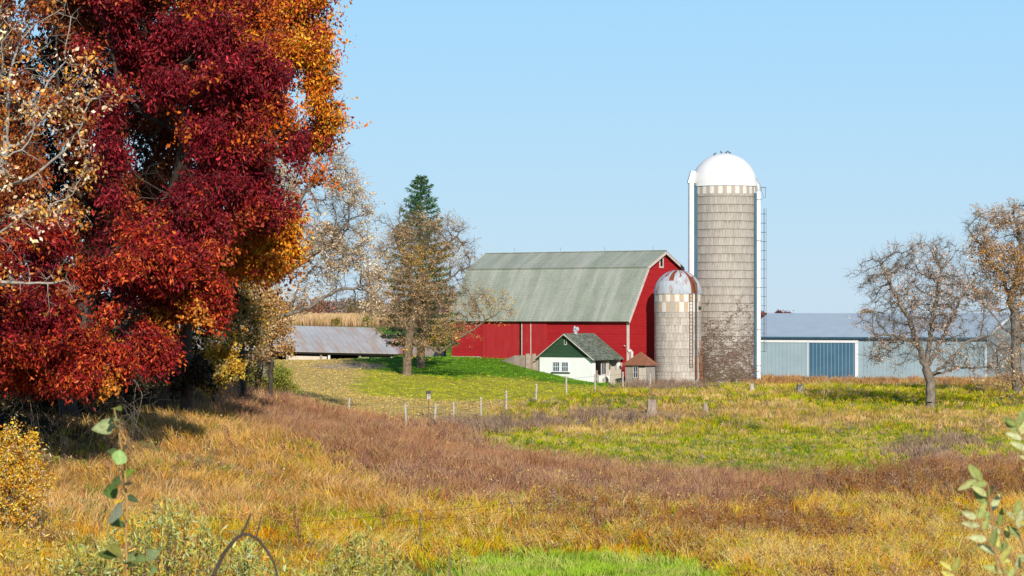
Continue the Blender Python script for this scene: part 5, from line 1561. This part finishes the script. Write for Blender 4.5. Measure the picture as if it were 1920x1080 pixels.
xa, xb, xc, xd = sx_at(1427), sx_at(1516), sx_at(1604), sx_at(1608)
zd = es - .62
MB().box(xa - .1, xd + .1, -.22, -.05, zd, zd + .26).build('door_track', WHITE, ms)
MB().box(xa, xb - .06, -.14, -.06, -.4, zd - .01).build('sliding_door', SHEDWALL, ms)
MB().box(xb + .06, xc, -.14, -.06, -.4, zd - .01).build('sliding_door', BLUEDOOR, ms)
MB().box(xb - .06, xb + .06, -.15, -.05, -.4, zd - .01).build('door_edge', WHITE, ms)
MB().box(xc, xd + .06, -.17, -.03, -.4, zd - .01).build('door_jamb', WHITE, ms)
# torn bottom corner
xt = sx_at(1478)
tn = MB(); tn.add([(xt - .35, -.15, -.3), (xt + 1.0, -.15, -.3), (xt + .55, -.15, .75), (xt + .1, -.15, .9), (xt - .1, -.15, .4)], [(0, 1, 2, 3, 4)]); tn.build('torn_gap', DARK, ms)
tf = MB(); tf.add([(xt + .1, -.16, .9), (xt + .55, -.16, .75), (xt + .1, -.5, .55), (xt - .3, -.45, .8)], [(0, 1, 2, 3)]); tf.build('bent_sheet', SHEDWALL, ms)
# gable: narrow dark opening and diamond brace
MB().box(.005, .03, 4.0, 4.45, .3, 3.9).build('slot_opening', DARK, ms)
db = MB(); db.bar((.03, 4.2, 4.1), (.03, WS / 2, 5.1), .06); db.bar((.03, .3, 5.0), (.03, 4.2, 4.1), .06); db.build('brace', DARKIRON, ms)

# ------------------------------------------------------------------ low tin roofed shed at left and neighbours
lo_c = P(745, 664, 292)
T2 = math.radians(20)
ls = empty('pole_shed', (lo_c[0], lo_c[1], 2.2), T2, 'low open pole shed under a rust streaked tin roof', 'pole shed')
ls.rotation_euler = (0, math.radians(1.5), T2)
le = lo_c[2] - 2.2; L2 = 24.0; W2 = 8.6; lr = ZC - 26 / F * 300 - 2.2
rr = MB(); slab(rr, -L2, 0, (0, le), (W2, lr), .1); slab(rr, -L2, 0, (2 * W2, le), (W2, lr), .1); rr.build('roof', TINROOF, ls)
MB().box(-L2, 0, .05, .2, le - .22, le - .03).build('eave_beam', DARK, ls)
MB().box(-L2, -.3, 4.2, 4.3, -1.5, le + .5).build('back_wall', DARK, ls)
for x in (-16.2, -12.4, -8.6, -7.7, -4.2, -.6):
    MB().box(x - .11, x + .11, .25, .47, -1.5, le - .05).build('post', OLDWOOD if x != -7.7 else WHITE, ls)
for x0, x1 in ((-12.2, -7.9), (-4.1, -.7)): MB().box(x0, x1, .5, .56, -1.2, le - (.42 if x0 < -9 else .35)).build('board_panel', PALEWOOD, ls)
gbm = MB(); gbm.add([(-.3, .5, -1.5), (-.3, 2 * W2 - .5, -1.5), (-.3, 2 * W2 - .5, le), (-.3, W2, lr - .1), (-.3, .5, le)], [(0, 1, 2, 3, 4)]); gbm.build('gable_wall', OLDWOOD, ls)
MB().box(-6.3, -4.6, .8, 3.5, -1.2, .75).build('hay_bale', grungy('hay', (.30, .18, .08), (.42, .27, .12), (1, 1, 4), 4, .95, .5), ls)
# second shed
c2 = P(766, 664, 312)
s2 = empty('lean_shed', (c2[0], c2[1], 2.4), T2, 'smaller rusty roofed shed just right of the low pole shed', 'shed')
h2 = c2[2] - 2.4
rr = MB(); slab(rr, -3.2, 1.2, (0, h2), (4.6, h2 + 2.2), .1); rr.build('roof', grungy('rust_grey_roof', (.33, .34, .37), (.42, .42, .45), (1, 1, 1), 1.2, .7, extra=((.28, .10, .07), .55, (.5, .6, .6))), s2)
MB().box(-3.0, 1.0, .3, 4.4, -1.5, h2 - .02).build('wall', PALEWOOD, s2)
# pale green tank-like building glimpsed through the left trees
g3 = P(425, 650, 300)
g_ = empty('pale_building', (g3[0], g3[1], hz(g3[0], g3[1])), 0, 'pale green and white farm building glimpsed behind the yellow shrub', 'building')
MB().box(-9, 1.2, 0, 6, -1, 2.6).build('wall', WHITEWASH, g_)
rr = MB(); slab(rr, -9.3, 1.5, (-.3, 2.5), (3, 4.2), .1); slab(rr, -9.3, 1.5, (6.3, 2.5), (3, 4.2), .1); rr.build('roof', grungy('pale_green_roof', (.25, .38, .32), (.34, .47, .40)), g_)
# lilac grey junk wall behind tan oak
k_ = on(803, 283)
kw = MB(); kw.box(-2.2, 2.2, -.2, .2, -.4, 1.5); kw.box(-2.6, -2.2, -.3, .3, -.4, 1.3); kwo = kw.build('stone_wall', grungy('lilac_stone', (.26, .20, .20), (.42, .34, .33), ns=2, bumps=.3)); kwo.location = tuple(k_); kwo.rotation_euler = (0, 0, -TH)
tag(kwo, 'short lilac grey stone wall behind the tan oak and spruce trunks', 'wall')
# pale boulder at the barn's left foot
# ------------------------------------------------------------------ fences, stumps, nest box
UP = [(654, 750, 771, 'short grey post at far left, half sunk in purple grass'), (761, 762, 797, 'grey fence post left of the nest box pole'), (815, 762, 799, 'whitest fence post, just right of the nest box pole'),
      (851, 758, 793, 'grey fence post second to the right of the nest box'), (902, 748, 784, 'grey fence post third to the right of the nest box'), (949, 736, 770, 'grey fence post fourth to the right of the nest box'),
      (1005, 723, 755, 'grey fence post on the slope below the pink wall'), (1062, 708, 741, 'grey fence post below the white house window'), (1116, 704, 736, 'grey fence post before the right corner of the white house'),
      (1168, 700, 731, 'grey fence post before the board screen of the white house'), (1219, 704, 732, 'grey fence post between tiny shed and small silo')]
tops_ = []
for i, (px, t, b_, lb) in enumerate(UP):
    p = hit(px, b_)
    h = (b_ - t) / F * p[1] + .12
    r = random.Random(i)
    m_ = MB(); lx_, ly_ = r.uniform(-.06, .06), r.uniform(-.05, .05)
    rad_ = .085 if px in (815, 1005, 1062) else .075
    m_.tube([(0, 0, -.4), (lx_ * .3, ly_ * .3, h * .4), (lx_, ly_, h - .02), (lx_, ly_, h)], [rad_ * 1.1, rad_, rad_ * .95, rad_ * .7], 9)
    o = m_.build('fence_post', POSTWOOD); o.location = tuple(p)
    tag(o, lb, 'fence post', 'wooden posts of the lawn fence'); tops_.append(p + np.array([lx_, ly_, h]))
wm = MB()
for i in range(1, len(tops_) - 1):
    for dz in (.18, .62): 
        a, b_ = tops_[i] - [0, .09, dz], tops_[i + 1] - [0, .09, dz]
        wm.tube([a, (a + b_) / 2 - [0, 0, .05], b_], .009, 4, False)
tag(wm.build('fence_wire', DARKIRON), 'thin wire strung between the wooden posts of the lawn fence', 'wire')
# nest box on a thin pole
p = hit(803, 783); h = (783 - 735) / F * p[1]
nb = empty('nest_box', p, .3, 'small grey nest box on a thin pole beside the lawn fence', 'nest box')
MB().tube([(0, 0, -.3), (0, 0, h - .5)], .022, 6).build('pole', DARKIRON, nb)
bx = MB(); bx.box(-.13, .13, -.12, .12, h - .5, h - .08); bo_ = bx.build('box', POSTWOOD, nb)
rfb = MB(); rfb.add([(-.17, -.18, h - .12), (.17, -.18, h - .12), (.17, .16, h + .02), (-.17, .16, h + .02), (-.17, -.18, h - .08), (.17, -.18, h - .08), (.17, .16, h + .06), (-.17, .16, h + .06)], [(3, 2, 1, 0), (4, 5, 6, 7), (0, 1, 5, 4), (1, 2, 6, 5), (2, 3, 7, 6), (3, 0, 4, 7)])
rfb.build('lid', DARKIRON, nb)
MB().tube([(0, -.123, h - .25), (0, -.13, h - .25)], .035, 10).build('hole', DARK, bo_)

TP = [(559, 985, 1022, 'rusty steel fence stake in the yellow green grass at lower left', 0), (787, 962, 1032, 'dark steel fence stake with pale tip left of centre foreground', .01), (960, 947, 986, 'steel fence stake with pale tip before the brown grass at centre', 0),
      (1117, 938, 972, 'steel fence stake with pale tip above the orange weeds', 0), (1247, 934, 968, 'thin steel fence stake at the left edge of the rust weeds', 0), (1345, 908, 952, 'thin rusty fence stake in purple brown grass', 0),
      (1468, 900, 950, 'dark rusty fence stake left of the leaning one', 0), (1568, 868, 918, 'leaning rusty fence stake at the edge of the green belt', .17)]
tt = []
for i, (px, t, b_, lb, ln_) in enumerate(TP):
    p = hit(px - (6 if ln_ > .1 else 0), b_); h = (b_ - t) / F * p[1] + .15
    st = empty('fence_stake', p, 0, lb, 'fence stake', 'steel stakes of the wire fence')
    q = MB(); q.bar((0, 0, -.4), (ln_ * h, 0, h), .05, .012, up=(0, 1, 0)); q.bar((0, .012, -.4), (ln_ * h, .012, h), .012, .05, up=(0, 1, 0)); q.build('stake', IRON if i != 1 else DARKIRON, st)
    if i in (1, 2, 3): q = MB(); q.bar((ln_ * (h - .16), -.003, h - .16), (ln_ * h, -.003, h + .004), .052, .04, up=(0, 1, 0)); q.build('tip', OLDWOOD, st)
    tt.append(p + np.array([ln_ * h, 0, h]))
wm = MB()
for i in range(len(tt) - 1):
    for dz in (.1, .4, .72):
        a, b_ = tt[i] - [0, .03, dz], tt[i + 1] - [0, .03, dz]
        wm.tube([a, (a + b_) / 2 - [0, 0, .06], b_], .006, 4, False)
tag(wm.build('fence_wire', IRON), 'thin rusty wire strung between the steel stakes in the weeds', 'wire')
p = on(843, 70)
tpz = ZC - (1028 - HY) / F * 70
q = MB(); q.tube([(0, 0, -.3), (.01, 0, (tpz - p[2]) * .6), (0, 0, tpz - p[2])], [.03, .026, .02], 6); o = q.build('wooden_stake', BARK_BROWN); o.location = tuple(p)
tag(o, 'bare brown stick standing upright at the bottom edge near the bright green grass', 'stick')

for px, t, b_, wpx, lb, mt, pointed in ((1222, 754, 779, 19, 'wide pinkish tree stump in the meadow, left of the other stump', STUMP, 0), (1323, 759, 777, 13, 'narrow pointed grey tree stump in the meadow', STUMP, 1), (1410, 722, 734, 11, 'small grey broken stump at the meadow top below the shed corner', POSTWOOD, 1), (1500, 724, 737, 13, 'low pale stump below the blue shed door', POSTWOOD, 0)):
    p = hit(px, b_); s_ = p[1] / F; h = (b_ - t) * s_ + .1; R = wpx * s_ / 2
    r = random.Random(px); vs = []; fs = []; nr = 16; lv_ = 5
    for j in range(lv_ + 1):
        f = j / lv_
        for k in range(nr):
            a = 2 * PI * k / nr
            rr_ = R * (1.12 - .22 * min(f * 1.6, 1) + .22 * (1 - f) ** 3) * (1 + .10 * math.sin(3 * a + px) + .07 * math.sin(7 * a)) * (1 if not pointed else 1 - .35 * f)
            vs.append((rr_ * math.cos(a), rr_ * math.sin(a), -.15 + (h + .15) * f * (1 if j < lv_ else 1 + .05 * math.sin(2 * a + 1) + .08 * r.uniform(-1, 1))))
    for j in range(lv_):
        for k in range(nr): fs.append((j * nr + k, j * nr + (k + 1) % nr, (j + 1) * nr + (k + 1) % nr, (j + 1) * nr + k))
    vs.append((0, 0, h * .95)); 
    for k in range(nr): fs.append((lv_ * nr + k, lv_ * nr + (k + 1) % nr, len(vs) - 1))
    m_ = MB(); m_.add(vs, fs); o = m_.build('tree_stump', mt); o.location = tuple(p)
    tag(o, lb, 'stump', 'tree stumps in the meadow')


# ------------------------------------------------------------------ plants close to the camera
def leaf_blade(mb_lists, base, ax, nm, L, W, colr, r, seg=4, curl=.25, tipw=1.0, shape='round'):
    """one broad leaf as a strip of quads on both sides of a folded midrib"""
    ax = unit(np.array(ax, float)); nm = np.array(nm, float); nm = nm - ax * nm.dot(ax); nm = unit(nm); sd = np.cross(ax, nm)
    V, Fq, C = mb_lists
    o = sum(len(v) for v in V)
    rows = []
    for i in range(seg + 1):
        t = i / seg
        wv = (math.sin(PI * min(t, 1) ** .62) ** .8 if shape == 'round' else math.sin(PI * t ** .8) ** .75) * W / 2 + .0008
        c = base + ax * L * t - nm * L * curl * t * t
        rows += [c - sd * wv + nm * wv * .35, c, c + sd * wv + nm * wv * .35]
    V.append(np.array(rows))
    f = []
    for i in range(seg):
        f += [(o + i * 3, o + i * 3 + 1, o + i * 3 + 4, o + i * 3 + 3), (o + i * 3 + 1, o + i * 3 + 2, o + i * 3 + 5, o + i * 3 + 4)]
    Fq.append(np.array(f))
    cc = np.repeat(np.array(colr)[None], len(rows), 0) * (1 + r.normal(0, .05, (len(rows), 1)))
    cc[1::3] *= 1.25
    C.append(cc)


# poplar sapling
r = np.random.default_rng(101)
d = 6.0
bs = on(243, d)
sap = empty('poplar_sapling', bs, 0, 'thin poplar sapling with a few round green leaves at lower left', 'sapling')
stem_px = [(243, 1130), (238, 1075), (236, 1010), (238, 940), (233, 870), (226, 830), (219, 790), (214, 765)]
sp = [np.array([0, 0, -.1])] + [P(a, b_, d) - bs for a, b_ in stem_px]
MB().tube(sp, [.0045] + list(np.linspace(.0034, .0011, len(stem_px))), 8).build('stem', grungy('reddish_stem', (.38, .22, .08), (.5, .3, .11), ns=6, rough=.6), sap)
lists = ([], [], [])
twm = MB()
LV = [(214, 765, 236, 772, 44, 22, (.20, .25, .05)), (216, 790, 228, 776, 30, 16, (.30, .31, .12)), (218, 800, 222, 792, 30, 26, (.36, .38, .24)), (216, 800, 185, 802, 50, 36, (.30, .36, .17)), (212, 790, 202, 778, 30, 22, (.05, .09, .03)),
      (222, 820, 208, 815, 30, 28, (.05, .08, .03)), (228, 845, 248, 830, 32, 20, (.36, .40, .25)), (222, 852, 200, 846, 30, 20, (.10, .15, .05)), (220, 872, 226, 846, 44, 34, (.32, .48, .17)), (230, 895, 248, 882, 32, 17, (.16, .24, .03)),
      (228, 905, 196, 888, 46, 22, (.26, .31, .14)), (226, 902, 212, 906, 26, 22, (.11, .16, .05)), (232, 910, 252, 904, 26, 8, (.06, .05, .03)), (222, 918, 198, 924, 36, 34, (.10, .17, .04)), (238, 930, 264, 944, 40, 14, (.08, .12, .06)),
      (224, 938, 218, 948, 18, 18, (.66, .42, .03)), (230, 965, 190, 962, 62, 52, (.34, .36, .24)), (228, 975, 206, 985, 44, 40, (.14, .22, .06)), (200, 955, 192, 948, 18, 22, (.03, .04, .02)),
      (228, 1040, 186, 1014, 58, 34, (.26, .25, .06)), (220, 1045, 192, 1038, 50, 30, (.10, .14, .03)), (232, 1048, 262, 1046, 52, 30, (.26, .33, .13)), (250, 1050, 285, 1042, 48, 26, (.20, .28, .10)), (278, 1046, 304, 1026, 40, 30, (.30, .40, .20)),
      (236, 1058, 258, 1062, 40, 16, (.1, .14, .04)), (282, 1072, 306, 1060, 36, 24, (.30, .44, .16)), (262, 1018, 252, 1008, 34, 14, (.14, .18, .07)), (262, 1080, 280, 1086, 44, 20, (.12, .18, .05)), (110, 1080, 92, 1068, 32, 22, (.33, .36, .24)), (58, 1092, 70, 1072, 30, 22, (.5, .48, .36))]
for ax0, ay0, ax1, ay1, Lp, Wp, cc in LV:
    p0_ = P(ax0, ay0, d + r.uniform(-.06, .06)); p1_ = P(ax1, ay1, d + r.uniform(-.06, .06))
    dirv = p1_ - p0_; stx = np.interp(ay0, [765, 870, 940, 1075, 1130], [214, 233, 238, 238, 243])
    ps = P(stx if ax0 > 150 else stx - 20, ay0 + 14, d)
    twm.tube([ps - bs, (ps + p0_) / 2 - bs - [0, 0, .002], p0_ - bs], [.0016, .0013, .001], 5, False)
    s_ = d / F
    leaf_blade(lists, p0_ - bs, dirv, np.array([r.normal(0, .5), -1, r.uniform(.1, .9)]), Lp * s_ * .88, Wp * s_ * .85, cc, r, 5, r.uniform(-.05, .25))
mesh_np('crown', np.concatenate(lists[0]), np.concatenate(lists[1]), FRESH, sap, C=np.concatenate(lists[2]), smooth=True)
twm.build('leaf_stalk', grungy('leaf_stalk', (.32, .22, .08), (.42, .3, .12)), sap)

# pale green willow on the right
r = np.random.default_rng(102); d = 5.2
bs = on(1890, d)
wil = empty('willow_shrub', bs, 0, 'pale green willow shoots with narrow oval leaves at right edge', 'shrub')
lists = ([], [], []); stm = MB()
SH = [[(1960, 1150), (1945, 1000), (1925, 900), (1902, 850), (1885, 815), (1874, 792)], [(1880, 1150), (1872, 1060), (1850, 1000), (1830, 960), (1818, 925)], [(1900, 1150), (1905, 1080), (1885, 1010), (1868, 960)],
      [(1850, 1160), (1860, 1090), (1840, 1040), (1815, 1000), (1800, 965)], [(1930, 1150), (1940, 1060), (1925, 1010), (1900, 970)], [(1775, 1150), (1765, 1090), (1755, 1064)], [(1840, 1150), (1838, 1060), (1820, 900), (1800, 893)], [(1910, 1160), (1890, 1110), (1870, 1050), (1840, 1020)], [(1960, 1120), (1950, 1050), (1930, 1040)]]
WPAL = [(.36, .41, .14), (.44, .47, .20), (.28, .33, .11), (.50, .48, .13), (.22, .28, .08), (.48, .52, .28)]
for si, sh in enumerate(SH):
    dd_ = d + (si % 3 - 1) * .16
    pts = [P(a + 32, b_ + 6, dd_) for a, b_ in sh]
    stm.tube([bs - bs + np.array([(pts[0][0] - bs[0]) * .6, 0, -.1])] + [q - bs for q in pts], [.004] + list(np.linspace(.0032, .001, len(pts))), 6)
    # leaves alternately along the visible length
    tot = []
    for i in range(len(pts) - 1):
        for t in np.linspace(0, 1, 14 if si not in (5, 6) else 8, endpoint=False):
            tot.append((pts[i] * (1 - t) + pts[i + 1] * t, unit(pts[i + 1] - pts[i])))
    tot.append((pts[-1], unit(pts[-1] - pts[-2])))
    keep = tot[::5] if si != 6 else tot[-9::4]
    if si == 0: keep = tot[len(tot) // 3::4]
    for j, (q, dr) in enumerate(keep + [tot[-1]]):
        sgn = 1 if j % 2 else -1
        side = np.array([dr[2], 0, -dr[0]]) * sgn
        axv = dr * r.uniform(.55, 1.0) + side * r.uniform(.35, .9) + np.array([0, r.normal(0, .35), 0])
        L = r.uniform(28, 44) * d / F
        leaf_blade(lists, q - bs, axv, np.array([r.normal(0, .6), -1, r.uniform(0, .8)]), L, L * r.uniform(.28, .40), np.array(WPAL[r.integers(0, len(WPAL))]), r, 5, r.uniform(-.1, .2), shape='oval')
mesh_np('crown', np.concatenate(lists[0]), np.concatenate(lists[1]), FRESH, wil, C=np.concatenate(lists[2]), smooth=True)
stm.build('stem', grungy('willow_stem', (.30, .16, .07), (.4, .24, .1)), wil)

# arched dead cane
d = 6.5; bs = on(430, d)
cane = []
for a, b_ in ((396, 1120), (404, 1070), (420, 1038), (440, 1012), (455, 1002), (468, 1002), (484, 1012), (500, 1032), (514, 1056), (522, 1085), (530, 1130)): cane.append(P(a, b_, d) - bs)
cn = empty('dead_cane', bs, 0, 'dark arched dead cane sticking up at the bottom edge', 'twig')
MB().tube([cane[0] - [0, 0, .6]] + cane, [.006] + list(np.linspace(.0055, .0025, len(cane))), 7).build('cane', BARK_DARK, cn)
MB().tube([P(452, 1004, d) - bs, P(461, 986, d) - bs, P(470, 964, d) - bs], [.0035, .003, .0028], 6).build('side_shoot', BARK_DARK, cn)
MB().tube([P(480, 1010, d) - bs, P(484, 994, d) - bs, P(489, 976, d) - bs], [.002, .0018, .0015], 6).build('side_shoot', BARK_DARK, cn)

# yellow green willow thicket low at the left, single shoots with slim leaves
def slim_shrub(name, lab, d, shoots, pal, seed, Lr, leafn, mt=LEAF, group=None):
    r = np.random.default_rng(seed)
    cxm = np.mean([s[0] for s in shoots]); bs = on(cxm, d)
    root = empty(name, bs, 0, lab, 'shrub', group)
    stm = MB(); Vs = []; Fs = []; Cs = []; o = 0
    for px, top in shoots:
        dd_ = d + r.uniform(-1.0, 1.0) * d * .05
        t_ = P(px, top, dd_); b0 = bs + np.array([r.normal(0, .15) + (t_[0] - bs[0]) * .45, r.normal(0, .3), -.1])
        md = b0 * .45 + t_ * .55 + np.array([r.normal(0, .05), 0, 0])
        pts = [b0 - bs, md - bs, t_ - bs]
        stm.tube(pts, [.009, .005, .002], 4, False)
        k = leafn
        t = (1.02 - .42 * r.random(k) ** 1.3)[:, None]
        q = np.where(t < .55, pts[0] + (pts[1] - pts[0]) * t / .55, pts[1] + (pts[2] - pts[1]) * (t - .55) / .45)
        ax = r.normal(0, .6, (k, 3)) + np.array([0, 0, .55])
        q = q + r.normal(0, .035, (k, 3))
        V, Fq, C = leaf_quads(q, ax, r.uniform(.7, 1.3, k) * Lr, r.uniform(.8, 1.2, k) * Lr * .26, pick(pal, k, r), r)
        Vs.append(V); Fs.append(Fq + o); Cs.append(C); o += len(V)
    stm.build('stem', BARK_BROWN, root)
    mesh_np('crown', np.concatenate(Vs), np.concatenate(Fs), mt, root, C=np.concatenate(Cs))


r_ = np.random.default_rng(111)
sh = [(px, np.interp(px, [90, 160, 230, 290, 340, 400, 450, 520, 560], [1062, 1030, 985, 945, 950, 985, 1020, 1040, 1070]) + abs(r_.normal(0, 28))) for px in r_.uniform(90, 560, 110)]
slim_shrub('willow_shrub', 'yellow green willow thicket with slim upright leaves behind the sapling', 26, sh, [(.42, .40, .08), (.36, .40, .12), (.50, .42, .07), (.46, .50, .22), (.30, .32, .06), (.55, .36, .06)], 111, .085, 55)
sh = [(px, np.interp(px, [550, 650, 690, 740, 790], [1075, 1015, 985, 1035, 1075]) + abs(r_.normal(0, 24))) for px in r_.uniform(550, 790, 42)]
slim_shrub('willow_shrub', 'olive green leafy shoots at the bottom between arched cane and steel stake', 30, sh, [(.32, .34, .06), (.42, .40, .08), (.50, .42, .10), (.24, .27, .05), (.44, .46, .16)], 112, .09, 40)
sh = [(px, np.interp(px, [0, 40, 120, 200], [1010, 1000, 1020, 1070]) + abs(r_.normal(0, 22))) for px in r_.uniform(-20, 200, 44)]
slim_shrub('willow_shrub', 'yellow orange leafed low bush in the bottom left corner', 34, sh, [(.62, .40, .05), (.55, .30, .04), (.66, .48, .12), (.45, .36, .08)], 113, .085, 46)
sh = [(10, 800), (30, 782), (22, 815), (55, 850), (72, 838), (82, 850), (92, 845), (5, 835), (45, 845)]
slim_shrub('tall_weed', 'white tipped tall weed stalks above the golden bush at left', 60, sh, [(.58, .50, .40), (.48, .44, .28), (.40, .36, .2)], 114, .10, 24)

# ------------------------------------------------------------------ light
EL, AZ = math.radians(26), math.radians(12)
sd = Vector((math.sin(AZ) * math.cos(EL), -math.cos(AZ) * math.cos(EL), math.sin(EL)))
L = D.lights.new('sun', 'SUN'); L.energy = 5.0; L.angle = math.radians(.5); L.color = (1, .92, .80)
lo = D.objects.new('sun', L); lo.rotation_euler = (-sd).to_track_quat('-Z', 'Y').to_euler(); lo.location = (30, -40, 40); col.objects.link(lo)
wd = D.worlds.new('World'); sc.world = wd; wd.use_nodes = True
nt = wd.node_tree; bg = nt.nodes['Background']
sk = N(nt, 'ShaderNodeTexSky'); sk.sky_type = 'NISHITA'; sk.sun_disc = False
sk.sun_elevation = EL; sk.sun_rotation = PI - AZ; sk.altitude = 300; sk.air_density = 1.0; sk.dust_density = .3; sk.ozone_density = 2.5
# clear autumn blue: the physical sky is tinted by a height gradient, pale at the horizon
tc = N(nt, 'ShaderNodeTexCoord'); sx = N(nt, 'ShaderNodeSeparateXYZ'); nt.links.new(tc.outputs['Generated'], sx.inputs[0])
gr = ramp(nt, sx.outputs['Z'], [(0, (.54, .73, .92)), (.04, (.47, .72, .95)), (.12, (.37, .70, 1.01)), (.3, (.10, .26, .52)), (1, (.03, .08, .2))])
sky10 = N(nt, 'ShaderNodeVectorMath'); sky10.operation = 'SCALE'; sky10.inputs['Scale'].default_value = 10.0
nt.links.new(gr, sky10.inputs[0])
cm = mix(nt, .85, sk.outputs[0], sky10.outputs[0])
nt.links.new(cm, bg.inputs['Color']); bg.inputs['Strength'].default_value = .1
sc.view_settings.view_transform = 'Standard'; sc.view_settings.look = 'None'; sc.view_settings.exposure = 0; sc.view_settings.gamma = 1
sc.cycles.max_bounces = 6; sc.cycles.diffuse_bounces = 2; sc.cycles.transmission_bounces = 3; sc.cycles.transparent_max_bounces = 4
